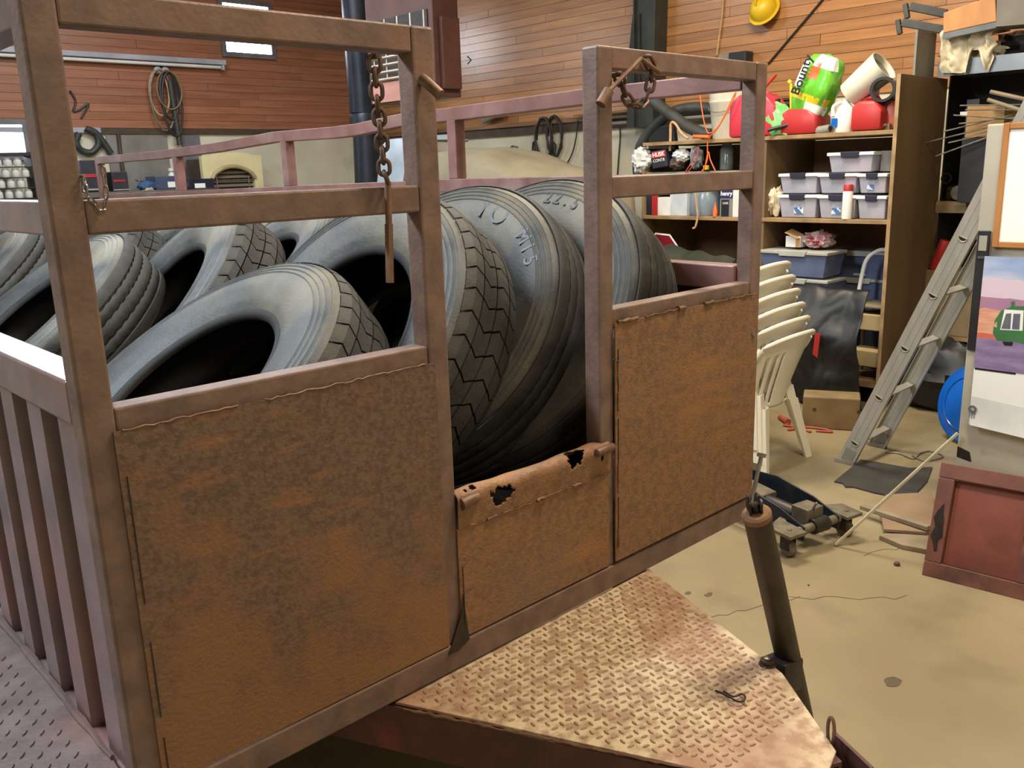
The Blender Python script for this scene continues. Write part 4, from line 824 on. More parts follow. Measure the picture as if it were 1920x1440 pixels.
# dark steel post, ropes and hard hat on the planking
a, b_ = AX(1183, 110, XR-.14), AX(1232, 110, XR-.14); c, d_ = AX(1196, -20, XR-.14), AX(1238, -20, XR-.14)
mb = MB(); mb.prism([(XR-.20, a.y, 1.95), (XR-.20, b_.y, 1.95), (XR-.20, d_.y, 3.3), (XR-.20, c.y-.05, 3.3), (XR-.20, lerp(a.y, c.y, .5)+.01, 2.65), (XR-.20, a.y, 2.45)], (.18, 0, 0))
t = thing('wall_post', 'dark green-grey steel post standing against the planked wall', 'post', (XR-.1, b_.y, 1.95)); mb.part('post_web', M_DKPOST, t, bevel=.004)
MB().box(XR-.23, XR-.20, lerp(a.y, b_.y, .35)-.006, lerp(a.y, b_.y, .35)+.006, 1.95, 3.3).part('post_flange', M_DKPOST, t); MB().tube([(XR-.215, lerp(a.y, b_.y, .55), 2.3), (XR-.215, lerp(a.y, b_.y, .55)+.01, 2.9)], .008, 6).part('post_cable', M_CABLE, t)
c = AX(1426, 18, XR-.12); t = thing('hard_hat', 'yellow hard hat hung on the planked wall', 'hat', (c.x, c.y, c.z-.08))
MB().lathe([(.0, .11), (.05, .105), (.09, .07), (.105, .02), (.108, 0), (.13, -.006), (.128, -.012), (.10, -.006)], 26, c+V3((.05, 0, 0)), (-.85, 0, .5)).part('hat_shell', M_YEL, t, True); MB().tube([c+V3((-.03, .0, .05))+V3((-.05*math.sin(i/8*PI), 0, .05-.10*i/8)) for i in range(9)], .006, 6).part('hat_ridge', M_YEL, t, True)
one('wall_rope', MB().tube([AX(1358, -40, XR-.03), AX(1354, 30, XR-.03), AX(1344, 104, XR-.03)], .010, 7), M_BEIGEC, 'tan rope hanging straight down the planked wall', 'rope', smooth=True)
one('wall_rope', MB().tube([AX(1555, -20, XR-.03), AX(1540, 2, XR-.03), AX(1440, 120, XR-.03)], .008, 7), M_CABLE, 'thin dark rope slanting across the planked wall', 'rope', smooth=True)
# things on and around the steel top
y0, y1, z0, z1 = pxbox(XB2-.05, 1722, 58, 1762, 142, .02, 2.11)
one('grey_board', MB().box(XS+.27, XS+.56, YP+.02, YP+.035, Z1+.002, AY(1744, 60, YP+.02).z), M_GREYS, 'grey-brown board with a pale edge standing behind the end panel', 'board', bevel=.001)
fa = [AX(1769, 24, 5.6), AX(1768, 62, 5.6), AX(1868, 40, 5.6), AX(1866, -10, 5.6)]
t = thing('wooden_box', 'tan wooden box with grey ends tipped on top of the steel shelf', 'box', (5.8, fa[1].y-.2, zs)); MB().prism(fa, (.26, 0, .0)).part('box_front', M_OAK, t, bevel=.004)
MB().prism([fa[1]+V3((.0, 0, -.002)), fa[2]+V3((.0, 0, -.002)), fa[2]+V3((.005, 0, -.035)), fa[1]+V3((.005, 0, -.035))], (.25, 0, 0)).part('box_runner', M_STEEL, t); e0 = AX(1905, 45, 5.66); MB().prism([fa[2]+V3((0, -.002, -.03)), fa[3]+V3((0, -.002, .1)), fa[3]+V3((.06, -.16, .1)), fa[2]+V3((.06, -.16, -.03))], (.22, 0, 0)).part('box_end', M_GREYS, t)
def rag(u, v):
    hem = lerp(1, .45, max(0, min(1, (u-.45)*6))) if u < .72 else lerp(.45, .95, min(1, (u-.72)*8)); hem *= 1-.35*max(0, u-.9)*10
    px = lerp(1766, 1864, u)+8*noise.noise(V3((v*3, u*4, 1))); p = AX(px, lerp(58, 137, v*hem)+4*noise.noise(V3((u*9, v*4, 2))), XB2-.03)
    return p+V3((-.03*abs(noise.noise(V3((u*7, v*4, 3))))-.015*math.sin(u*22+v*3), 0, 0))
one('cream_rag', MB().grid(rag, 48, 26), M_RAGC, 'crumpled cream rag hanging over the steel shelf edge', 'rag', smooth=True)
one('rag_heap', MB().blob((XB2+.16, AX(1815, 75, XB2).y, zs+.07), .12, .20, .075, .4, 3, 24, 12, 3, zs+.001), M_RAGC, 'heap of cream rags under the wooden box', 'rag', smooth=True)
one('dark_bundle', MB().blob((XB2+.25, AX(1890, 75, XB2).y, zs+.10), .16, .16, .10, .3, 3, 24, 12, 6, zs+.001), M_BLACKC, 'dark bundle at the back of the steel shelf', 'bundle', smooth=True)
for i, (p, q_) in enumerate((((1706, 12), (1775, 26)), ((1692, 42), (1770, 56)))):
    a, b_ = AX(*p, XB2-.08), AX(*q_, XB2-.02); one('clamp_bar', MB().bar(a, b_, .035, .05).bar(a+V3((0, .03, .02)), a-V3((0, -.01, .07)), .03, .03), M_HOSE, ('black bar with a hooked end poking past the wooden box, upper one', 'black bar with a hooked end poking past the wooden box, lower one')[i], 'bar', bevel=.004)
rnd = random.Random(2); ra = thing('rod_rack', 'cardboard tube holder with thin rods on the dark shelf', 'rack', (6.0, .6, z2b))
cb = AX(1850, 225, XB2+.0); MB().box(cb.x, cb.x+.2, cb.y-.10, cb.y+.12, cb.z-.10, cb.z+.09).part('cardboard_sleeve', M_CARD, ra); MB().box(cb.x+.01, cb.x+.19, cb.y-.30, cb.y+.14, z2b+.001, cb.z-.10).part('rack_block', M_BLACKC, ra)
RODS = [((1768, 247), (1900, 215)), ((1724, 270), (1900, 228)), ((1778, 268), (1900, 240)), ((1754, 293), (1900, 240)), ((1800, 198), (1925, 196)), ((1798, 232), (1920, 218)), ((1810, 206), (1922, 206)), ((1788, 216), (1920, 224))]
for i, (p, q_) in enumerate(RODS): one('metal_rod', MB().cyl(AX(*p, XB2-.10), AX(*q_, XB2-.015-.006*i), .0045, n=6), M_WIREG, 'thin metal rod sticking out past the cardboard sleeve', 'rod', 'rods beside the cardboard sleeve', smooth=True)
for i, (p, q_) in enumerate((((1857, 172), (1930, 188)), ((1852, 187), (1930, 212)))): one('wood_stake', MB().cyl(AX(*p, XB2-.06), AX(*q_, XB2-.06), .013, n=8), M_GREYB, 'grey wooden stake lying above the cardboard sleeve', 'stake', 'stakes above the cardboard sleeve', smooth=True)
fb = one('file_box', MB().box(XB2+.12, XB2+.3, AX(1822, 205, XB2).y, AX(1798, 205, XB2).y, z2b+.001, AX(1800, 188, XB2+.12).z), M_CARDD, 'dark box with white label stripes at the back of the dark shelf', 'box', bevel=.002)
zz = AX(1806, 213, XB2+.11).z; MB().box(XB2+.112, XB2+.119, AX(1816, 213, XB2+.11).y, AX(1800, 213, XB2+.11).y, zz-.012, zz+.012).part('label_strip', M_CARDW, fb)
# tools on the lower dark shelves
c = AX(1797, 366, XB2+.2); t = thing('bench_grinder', 'old dark grinder with round wheel on the brown shelf behind the ladder', 'grinder', (c.x, c.y, z2b)); MB().lathe([(0, 0), (.045, 0), (.05, .015), (.05, .05), (0, .05)], 22, V3((c.x-.02, c.y, z2b+.055)), (1, 0, 0)).part('grinding_wheel', M_JGREY, t, True); MB().box(c.x+.03, c.x+.2, c.y-.06, c.y+.10, z2b+.001, z2b+.10).part('motor_body', M_GREASE, t, bevel=.02); MB().lathe([(.028, 0), (.034, 0), (.034, .02), (.028, .02)], 18, V3((c.x, c.y+.09, z2b+.15)), (1, 0, 0), True).part('guard_ring', M_GREASE, t, True)
one('pale_sack', MB().blob((XB2+.34, AX(1828, 345, XB2+.3).y, z2b+.12), .10, .10, .12, .3, 2.6, 22, 14, 9, z2b+.001), mat('dusty_pink_sack', L(150, 126, 116), L(178, 170, 160), 6, 4, .6), 'dusty pink and grey sack beside the grinder', 'sack', smooth=True)
zf = z3b; c = AX(1762, 478, XB2+.15); t = one('red_cylinder', MB().cyl((c.x, c.y+.03, c.z-.10), (c.x, c.y-.03, c.z+.10), .035, n=14), M_REDPL, 'red cylinder leaning in the dark bay behind the ladder', 'cylinder', smooth=True, bevel=.006)
one('cylinder_crate', MB().box(XB2+.1, XB2+.4, c.y-.35, c.y+.12, z3b+.001, c.z-.10), M_LUMB, 'small wooden crate under the red cylinder', 'crate', bevel=.004)
one('sack_pile', MB().blob((XB2-.22, AX(1770, 700, XB2-.2).y, .22), .2, .38, .24, .3, 2.4, 28, 16, 12, .001), M_BLACKC, 'heap of black sacks on the floor behind the ladder', 'sacks', smooth=True)

# ================================================================== FLOOR THINGS IN THE RIGHT BAY
# stop sign, upside down behind the tires, with dark tarps below
sc = AX(1240, 478, XS+.02); R_ = .18; t = thing('stop_sign', 'red octagonal stop sign propped upside down behind the tires', 'sign', (sc.x, sc.y, sc.z-R_)); tl = .06
yx, zx = V3((0, -math.cos(tl), math.sin(tl)*-1)), V3((0, -math.sin(tl), math.cos(tl)))
oct_ = lambda r, x: [sc+V3((x, 0, 0))+yx*r*math.cos(PI/8+i*PI/4)+zx*r*math.sin(PI/8+i*PI/4) for i in range(8)]
MB().prism(oct_(R_, 0), (.004, 0, 0)).part('sign_border', M_TXTW, t); MB().prism(oct_(R_*.93, -.001), (.001, 0, 0)).part('sign_face', M_SIGNR, t)
text('sign_lettering', 'STOP', .115, .0006, M_TXTW, t, sc+V3((-.002, 0, 0)), -yx, -zx, .002)
one('sign_prop', MB().box(XS+.03, XS+.3, sc.y-.18, sc.y+.18, .165, sc.z-R_), M_BLACKC, 'dark box on the bottom shelf under the stop sign', 'box')
def tarp(u, v):
    p = AX(lerp(1240, 1395, u), 0, 5.0); y = p.y+.10; z = AX(lerp(1240, 1395, u), lerp(472, 480, u), 5.1).z+.02*math.sin(u*5+1)*(1-v)+.04*noise.noise(V3((u*4, v*3, 0)))
    return V3((lerp(5.15, 4.55, v), y, lerp(z, z-.14-.5*max(0, v-.6), v)+.03*math.sin(v*6+u*4)))
one('dark_tarp', MB().grid(tarp, 30, 20), M_TARPK, 'heap of dark green tarp and black plastic behind the far side wall', 'tarp', smooth=True)
one('crate_under_tarp', MB().box(4.62, 5.1, 2.02, 2.85, 0, .78), M_LUMB, 'wooden crate under the dark tarp', 'crate', bevel=.006)
one('red_nozzle', MB().cyl(AX(1266, 506, 4.6), AX(1264, 492, 4.6), .014, .02, n=10), M_REDPL, 'small red nozzle beside the dark tarp', 'nozzle', smooth=True)

# white stacking armchairs
def chair_parts():
    D = {}
    # local: x right, y forward, z up; seat 0.43 high, back at y = 0
    def back(u, v):
        x = (u-.5)*(.35+.15*v**.8); z = .33+.415*v; y = -.01-.13*v**1.15 + .09*(abs(u-.5)*2)**2.2
        z -= .055*v*(abs(u-.5)*2)**2.5
        return V3((x, y, z))
    keep = lambda u, v: not ((.08 < v < .78) and any(abs(u-k) < .020 for k in (.10, .19, .28)))
    mb = MB().grid(back, 60, 26, keep); D['backrest'] = mb
    top = [back(i/24, 1)+V3((0, -.008, .0)) for i in range(25)]
    D['top_roll'] = MB().tube(top, [.006]+[.012]*23+[.006], 8)
    def seat(u, v): x = (u-.5)*(.36+.10*v); y = lerp(0, .44, v); return V3((x, y, .33+.015*abs(u-.5)*2-.025*math.sin(PI*min(1, v*1.1))*(1-abs(u-.5))-.03*max(0, v-.85)/.15))
    D['seat'] = MB().grid(seat, 20, 16)
    def arm(sg): return MB().tube(spline([back(1 if sg > 0 else 0, .97), V3((sg*.275, .02, .60)), V3((sg*.285, .16, .555)), V3((sg*.28, .36, .545)), V3((sg*.265, .43, .52))], 5), [.018]*8+[.026]*10+[.02]*3, 10)
    D['arm_l'] = arm(-1); D['arm_r'] = arm(1)
    def leg(sg, fr):
        a = V3((sg*(.158 if not fr else .205), .0 if not fr else .42, .345)); b = V3((sg*(.235 if not fr else .25), -.075 if not fr else .46, 0)); o_ = V3((sg*.0, 0, 0)); mb = MB()
        wx, wy = .034, .038
        def sec(p, k): return [p+V3((sg*.012*k, -wy*k if not fr else wy*k, 0)), p+V3((-sg*wx*1.5*k, -wy*k*.6 if not fr else wy*k*.6, 0)), p+V3((-sg*wx*1.3*k, 0, 0)), p+V3((-sg*.004, (-wy*k+.010) if not fr else (wy*k-.010), 0)), p+V3((0, .03*k if not fr else -.03*k, 0)), p+V3((sg*.014*k, .03*k if not fr else -.03*k, 0))]
        s0, s1 = sec(a, 1.0), sec(b, .72); n = 6
        mb.add(s0+s1, [(i, (i+1) % n, n+(i+1) % n, n+i) for i in range(n)]+[tuple(range(n))[::-1], tuple(range(n, 2*n))])
        if fr: mb.bar(a+V3((sg*.045, .0, .0)), V3((sg*.275, .40, .54)), .03, .035)
        return mb
    D['legs'] = [leg(sg, fr) for sg in (-1, 1) for fr in (0, 1)]
    return D
CP = chair_parts(); CM = {k: v.mesh(k, M_CHAIR, 'x') for k, v in CP.items() if k != 'legs'}; CL = [m.mesh('leg', M_CHAIR, 'x') for m in CP['legs']]
# solid shells: give the thin sheets thickness
def solid(o, th): md = o.modifiers.new('thickness', 'SOLIDIFY'); md.thickness = th; md.offset = 0
pr_, pl2 = AZ(1502, 856), AZ(1440, 886); ca = math.atan2(pr_.y-pl2.y, pr_.x-pl2.x)
base = (pr_+pl2)/2 + V3((-.02, .06, 0))
NAMES = ['bottom chair of the white plastic stack, its rear leg on the floor'] + ['white plastic stacking chair nested %s in the stack' % w for w in ('second from the floor', 'third from the floor', 'fourth from the floor', 'fifth from the floor')] + ['topmost white plastic chair of the stack by the gate']
for i in range(6):
    t = thing('plastic_chair', NAMES[i], 'chair', base+V3((0, .032*i, .070*i)), Matrix.Rotation(ca, 3, 'Z'), 'stack of white plastic chairs')
    o = link('backrest', CM['backrest'], t); solid(o, .006); link('top_roll', CM['top_roll'], t)
    o = link('seat', CM['seat'], t); solid(o, .006)
    link('arm', CM['arm_l'], t); link('arm', CM['arm_r'], t)
    for m in CL: link('leg', m, t)

# black bag drooping over the lower totes
def bag(u, v):
    a, b_ = AX(1444, 525, XS-.12), AX(1640, 525, XS-.12); y = lerp(a.y+.06, b_.y+.03, u); z = lerp(.80, .002, v); sw = math.sin(PI*v)**.6
    x = XS-.10-.16*sw*(1-.5*abs(u-.5)) - .05*noise.noise(V3((u*3, v*4, 1))) - .022*abs(noise.noise(V3((u*7+v*4, v*5-u*3, 4)))) - .03*math.sin((u*1.4+v)*8)*v
    return V3((x, y, z+.03*noise.noise(V3((u*5, 0, 7)))*(1-v)))
t = thing('black_bag', 'tall black cloth bag slumped in front of the totes', 'bag', (5.0, 1.6, 0)); o = MB().grid(bag, 64, 60).part('bag_cloth', M_BLACKC, t, 'all'); solid(o, .006)
rt_ = AX(1532, 648, XS-.30); o = MB().prism([rt_+V3((0, .018, .085)), rt_+V3((0, -.018, .08)), rt_+V3((0, -.006, -.08)), rt_+V3((0, .028, -.06))], (.004, 0, 0)).part('red_tag', M_REDPL, t)

# folding step stool
so = V3((5.46, 1.205, 0)); t = thing('step_stool', 'white tubular folding step stool with pale wooden treads beside the end panel', 'step stool', so)
for sg in (-1, 1):
    y = so.y+sg*.12
    MB().tube(spline([(5.30, y+.03*sg, .002), (5.37, y+.02*sg, .4), (5.44, y, .84), (5.47, y-.02*sg, .96), (5.48, y-.08*sg, 1.01), (5.48, so.y, 1.02)], 5), .014, 8).part('front_frame', M_WHPL, t, True); MB().tube([(5.61, y+.03*sg, .002), (5.46, y-.01*sg, .70)], .012, 8).part('rear_leg', M_GREYS, t, True)
for z, x, m in ((.64, 5.40, M_GREYS), (.36, 5.35, M_LUMP), (.60, 5.39, M_LUMP)):
    if m is M_GREYS: MB().box(x-.06, x+.22, so.y-.145, so.y+.15, z, z+.02).part('top_tread', M_GREYB, t, bevel=.006)
    else: MB().box(x-.06, x-.035, so.y-.13, so.y+.145, z-.105, z).box(x-.035, x+.12, so.y-.12, so.y+.12, z-.02, z).part('tread', m, t, bevel=.004)
MB().bar((5.34, so.y-.12, .12), (5.34, so.y+.15, .14), .018, .02).part('cross_bar', M_WHPL, t)
one('red_bar', MB().box(5.54, 5.57, so.y-.14, so.y-.10, .661, .95), M_REDPL, 'red bar standing behind the step stool on its top tread', 'bar', bevel=.006)

# wooden block with orange cord
bl, brr = AZ(1503, 802), AZ(1610, 809); ud = (brr-bl).normalized(); vd = V3((-ud.y, ud.x, 0)); vd = vd if vd.x > 0 else -vd
hb = .205; c = (bl+brr)/2+vd*.09+V3((0, 0, hb/2))
t = thing('timber_block', 'big weathered timber block on the floor beside the chairs', 'block', (c.x, c.y, 0)); MB().obox(c, ud*(brr-bl).length/2, vd*.09, (0, 0, hb/2-.001)).part('block_body', M_LUMB, t, bevel=.008)
for k in (.2, -.12): MB().cyl(c+ud*k*.8-vd*.092+V3((0, 0, .02)), c+ud*k*.8-vd*.086+V3((0, 0, .02)), .012, n=10).part('knot', M_LEDGED, t)
pts = [AZ(x, y)+V3((0, 0, .008)) for x, y in ((1468, 790), (1478, 796), (1470, 800), (1490, 802), (1478, 808), (1500, 806), (1520, 812), (1500, 803), (1540, 806), (1560, 812), (1530, 810))]
t = thing('orange_cord', 'orange cord and plug lying on the floor by the timber block', 'cord', pts[3]-V3((0, 0, .008))); MB().tube(spline(pts, 5), .007, 7).part('cord_coil', M_ORNR, t, True); MB().cyl(AZ(1462, 786)+V3((0, 0, .014)), AZ(1478, 797)+V3((0, 0, .02)), .016, .02, n=10).part('plug', M_ORNR, t, True)
# aluminium extension ladder
d_ = V3((-.075, -.40, .913)).normalized(); wv = V3((1, 0, 0)).cross(d_).normalized(); wv = wv if wv.y > 0 else -wv
h1 = V3((4.028, .649, .127)); l0 = h1-d_*.139; LL = 2.3
t = thing('aluminium_ladder', 'dull aluminium ladder leaning over the black mat towards the grey cabinet', 'ladder', l0)
for k in range(2):
    o_ = V3((.40*k, 0, 0)); sgn = 1 if k == 0 else -1
    MB().obox(l0+d_*LL/2+o_, d_*LL/2, wv*.045, (.0015, 0, 0)).obox(l0+d_*LL/2+o_+wv*.0435+V3((sgn*.012, 0, 0)), d_*LL/2, wv*.0015, (.012, 0, 0)).obox(l0+d_*LL/2+o_-wv*.0435+V3((sgn*.012, 0, 0)), d_*LL/2, wv*.0015, (.012, 0, 0)).obox(l0+d_*LL/2+o_+wv*.016-V3((.002, 0, 0)), d_*LL/2, wv*.003, (.0012, 0, 0)).obox(l0+d_*LL/2+o_-wv*.016-V3((.002, 0, 0)), d_*LL/2, wv*.003, (.0012, 0, 0)).part('side_rail', M_ALU, t)
    MB().obox(l0+o_+V3((.004*sgn, 0, .012)), (.012, 0, 0), (0, .055, 0), (0, 0, .0115)).obox(l0+o_+d_*.05, d_*.05, wv*.03, (.004, 0, 0)).part('ladder_foot', M_GREYS, t, bevel=.002)
for i in range(7):
    h_ = h1+d_*.305*i
    a, b_ = h_+V3((0, 0, 0)), h_+V3((.40, 0, 0))
    rg_ = MB().prism([a+wv*.018+d_*.008, a-wv*.018+d_*.008, a-wv*.014-d_*.008, a+V3((0,0,0))-d_*.012, a+wv*.014-d_*.008], (.40, 0, 0)).part('rung', M_ALU, t)
    dpoly = [h_-V3((.0042, 0, 0))+wv*.021*math.cos(th)+d_*(.010 if th < PI else .010+.02*math.sin(th)) for th in [PI+PI*j/8 for j in range(9)]]
    MB().prism(dpoly, (.0012, 0, 0)).part('rung_hole', M_GREASE, rg_)
    MB().tube([p-V3((.001, 0, 0)) for p in dpoly], .003, 6, True).part('hole_rim', M_ALU, rg_, True)
# rubber mat, scrap boards, stick
one('rubber_mat', MB().prism([AZ(x, y)+V3((0, 0, .001)) for x, y in ((1564, 905), (1614, 864), (1640, 868), (1705, 880), (1748, 878), (1738, 905), (1708, 938), (1660, 930), (1640, 926), (1600, 915), (1585, 915), (1580, 908))], (0, 0, .008)), M_RUBM, 'black rubber mat lying on the floor at the ladder foot', 'mat', bevel=.001)
p0, p1 = AZ(1566, 1024)+V3((0, 0, .006)), AX(1796, 812, 3.215)
one('pale_stick', MB().bar(p0, p1, .013, .011), M_GREYL, 'long pale wooden stick leaning from the floor to the grey cabinet', 'stick', bevel=.002)
one('scrap_board', MB().prism([AZ(x, y)+V3((0, 0, .022)) for x, y in ((1648, 962), (1660, 940), (1745, 935), (1760, 1000), (1735, 1012), (1656, 1006))], (0, 0, .014)), M_BOARD, 'flat brown scrap board on the floor beside the red panel', 'board', bevel=.002)
one('scrap_sheet', MB().prism([AZ(x, y)+V3((0, 0, .001)) for x, y in ((1648, 1012), (1660, 1008), (1745, 1010), (1742, 1040), (1690, 1030))], (0, 0, .02)), M_GREYB, 'grey sheet under the brown scrap board', 'board', bevel=.001)
a, b_ = AZ(1616, 950, .045)+V3((0, 0, 0)), AZ(1742, 990, .05); one('weathered_lath', MB().bar(a, b_, .035, .02), M_GREYB, 'grey weathered lath lying across the scrap board', 'lath', bevel=.002)
for px, py, r in ((1682, 1060, .012), (1516, 1098, .004)): one('dirt_clod', MB().blob(AZ(px, py)+V3((0, 0, r*.6)), r, r, r*.8, .4, 2, 10, 6, px, .0005), M_STONE, 'small brown clod on the bare floor' if r > .01 else 'tiny pale crumb on the bare floor', 'clod', smooth=True)
# red spare gate panel
P0 = AZ(1728, 1078); ex = (AZ(1920, 1127)-P0); ex.z = 0; ex.normalize(); top = AX(1765, 866, 3.145); upv = (top-P0); HH = upv.length; upv.normalize(); nv = ex.cross(upv).normalized(); nv = nv if nv.x < 0 else -nv
t = thing('red_gate_panel', 'red primed steel panel with a welded frame leaning on the grey cabinet', 'panel', P0)
PW = .62
def fr(u0, u1, v0, v1, th0, th1, name, m): MB().obox(P0+ex*(u0+u1)/2+upv*(v0+v1)/2+nv*(th0+th1)/2, ex*(u1-u0)/2, upv*(v1-v0)/2, nv*(th1-th0)/2).part(name, m, t, bevel=.003)
fr(0, PW, .0, .060, -.042, 0, 'frame_rail', M_REDF); fr(0, PW, HH-.060, HH, -.042, 0, 'frame_rail', M_REDF)
for u in (0, .325, .56): fr(u, u+.060, .061, HH-.061, -.042, 0, 'frame_stile', M_REDF)
fr(.061, .324, .061, HH-.061, -.040, -.030, 'inset_sheet', M_REDP); fr(.386, .559, .061, HH-.061, -.040, -.030, 'inset_sheet', M_REDP)
sm = P0+ex*.03+upv*.2+nv*.0006; MB().prism([sm+ex*.018*math.cos(k*PI/8)*(1+.4*math.sin(3*k))+upv*.09*math.sin(k*PI/8)*(1+.2*math.cos(2*k)) for k in range(16)], nv*.0006).part('black_smear', M_GREASE, t)
# grey cabinet with whiteboard, strip and calendar
XC = 3.24; zt_ = AX(1850, 233, XC).z; yl = AX(1828, 480, XC).y
t = thing('grey_cabinet', 'tall grey metal cabinet carrying a whiteboard and a truck calendar', 'cabinet', (XC+.18, yl-.45, 0)); MB().box(XC, XC+.36, yl-.95, yl, .03, zt_).part('cabinet_body', M_GRAYC, t, bevel=.006); MB().box(XC+.03, XC+.33, yl-.92, yl-.03, 0, .03).part('cabinet_plinth', M_BLACKP, t)
cz = AX(1805, 845, XC); MB().prism([V3((XC-.001, yl-.002, cz.z-.03)), V3((XC-.001, yl-.06, cz.z-.04)), V3((XC-.001, yl-.05, cz.z)), V3((XC-.001, yl-.002, cz.z+.015))], (.0006, 0, 0)).part('soot_mark', M_GREASE, t)
yw = AX(1873, 350, XC).y; zb_, zt2_ = AX(1863, 463, XC).z, AX(1885, 231, XC).z; t = thing('whiteboard', 'oak framed whiteboard mounted on the grey cabinet', 'whiteboard', (XC, yw-.35, zb_)); fw = .022
MB().box(XC-.010, XC-.001, yw-.70+fw, yw-fw, zb_+fw, zt2_-fw).part('board_face', M_WHITE, t)
for a in ((yw-fw, yw, zb_, zt2_), (yw-.70, yw-.70+fw, zb_, zt2_), (yw-.70+fw, yw-fw, zb_, zb_+fw), (yw-.70+fw, yw-fw, zt2_-fw, zt2_)): MB().box(XC-.018, XC-.001, *a).part('oak_frame', M_OAK, t, bevel=.003)
ya, yb2, za, zb2 = yl-.002, AX(1858, 445, XC).y, AX(1832, 432, XC).z, AX(1815, 655, XC).z
t = thing('black_strip', 'black strip with a silver tag hung on the cabinet edge', 'strip', (XC-.01, ya, zb2)); MB().box(XC-.012, XC-.001, yb2, ya-.004, zb2, za).part('strip_body', M_BLACKP, t, bevel=.002); MB().box(XC-.014, XC-.0121, yb2+.008, ya-.012, za-.075, za-.018).part('silver_tag', M_ALU, t); MB().box(XC-.016, XC-.0121, yb2+.012, ya-.014, za-.105, za-.096).part('clip', M_BOLT, t)
yk, zk1, zk0, zkm = AX(1832, 600, XC).y-.012, AX(1850, 480, XC-.01).z, AX(1812, 792, XC-.01).z, AX(1822, 687, XC-.01).z; KW = .50; XK = XC-.02
t = thing('wall_calendar', 'hanging wall calendar with a green truck in a red desert', 'calendar', (XK, yk-.25, zk0))
MB().box(XK, XK+.002, yk-KW, yk, zk0, zkm).part('date_sheet', M_TXTW, t); hp = zk1-zkm
def band(z0, z1, m, name, dx=.0006, wav=0., y0=0., y1=1.):
    n = 24; MB().prism([V3((XK-dx, yk-KW*lerp(y0, y1, i/n), zkm+hp*z0)) for i in range(n+1)]+[V3((XK-dx, yk-KW*lerp(y0, y1, i/n), zkm+hp*(z1+wav*noise.noise(V3((i*.5, z1*9, 0)))))) for i in range(n, -1, -1)], (.0006, 0, 0)).part(name, m, t)
MB().box(XK, XK+.002, yk-KW, yk, zkm, zk1).part('picture_sheet', M_CARDW, t)
KS = mat('print_sky', L(112, 152, 206), L(196, 200, 222), 5, 4, .35, stretch=(1, .5, 2)); KP = mat('print_pale', L(206, 200, 222), L(222, 196, 208), 6, 4, .35); KM = mat('print_mesa', L(160, 124, 160), L(180, 132, 150), 8, 4, .35); KD = mat('print_desert', L(206, 142, 124), L(222, 170, 140), 9, 4, .35, stretch=(1, 1, 6)); KR = mat('print_red_earth', L(206, 104, 84), L(190, 120, 110), 9, 4, .35, stretch=(1, 1, 6)); KV = mat('print_violet_road', L(124, 106, 146), L(150, 134, 170), 9, 5, .35, stretch=(1, 1, 4))
band(.66, 1, KS, 'print_sky', .0006); band(.58, .80, KP, 'print_cloud', .0010, .05); band(.46, .64, KM, 'print_mesa', .0014, .02); band(.28, .54, KD, 'print_desert', .0018, .02); band(.23, .32, KR, 'print_earth', .0022, .01); band(0, .27, KV, 'print_road', .0026, .01)
ty = lambda px: AX(px, 590, XK).y; tz = lambda py: AX(1890, py, XK).z
def tri(pts, m, name, dx): MB().prism([V3((XK-dx, AX(x, y, XK).y, AX(x, y, XK).z)) for x, y in pts], (.0005, 0, 0)).part(name, m, t)
tri([(1862, 624), (1866, 600), (1878, 582), (1900, 574), (1960, 574), (1960, 640), (1920, 644), (1900, 640), (1870, 638)], M_GREENT, 'print_truck_body', .0034); tri([(1884, 580), (1920, 582), (1918, 620), (1876, 618)], M_TXTW, 'print_grille_frame', .0039); tri([(1887, 588), (1897, 587), (1895, 617), (1878, 616)], M_PGREY, 'print_grille', .0044); tri([(1901, 588), (1914, 588), (1912, 618), (1898, 617)], M_PGREY, 'print_grille', .0044); tri([(1880, 640), (1900, 641), (1898, 648), (1884, 647)], M_TXTK, 'print_tire', .0044); tri([(1896, 566), (1903, 564), (1903, 576), (1897, 577)], M_GREENT, 'print_stack', .0039); tri([(1862, 612), (1870, 602), (1870, 614)], M_LUMP, 'print_headlamp', .0044)
MB().box(XK-.0012, XK-.0004, yk-.15, yk-.004, zkm-.008, zkm-.001).part('caption_bar', M_TXTK, t)
eb = AX(1826, 766, XK); MB().lathe([(.007, 0), (.016, 0), (.016, .0006), (.007, .0006)], 16, eb-V3((.0155, 0, 0)), (1, 0, 0), True).box(XK-.0155, XK-.0149, eb.y-.010, eb.y-.007, eb.z-.035, eb.z-.013).box(XK-.0155, XK-.0149, eb.y-.0015, eb.y+.0015, eb.z-.037, eb.z-.013).box(XK-.0155, XK-.0149, eb.y+.007, eb.y+.010, eb.z-.035, eb.z-.013).part('emblem', M_PGREY, t)
one('loose_sheet', MB().grid(lambda u, v: V3((XK-.006-.012*(1-v)**2, yk-.004-.46*u-.006*(1-v), lerp(zk0+.0, zk0+.115, v)-.035*u)), 10, 8), mat('paper_grey_white', L(226, 226, 224), L(206, 206, 206), 6, 4, .5), 'loose curled white sheet over the lower edge of the calendar', 'paper', smooth=True)
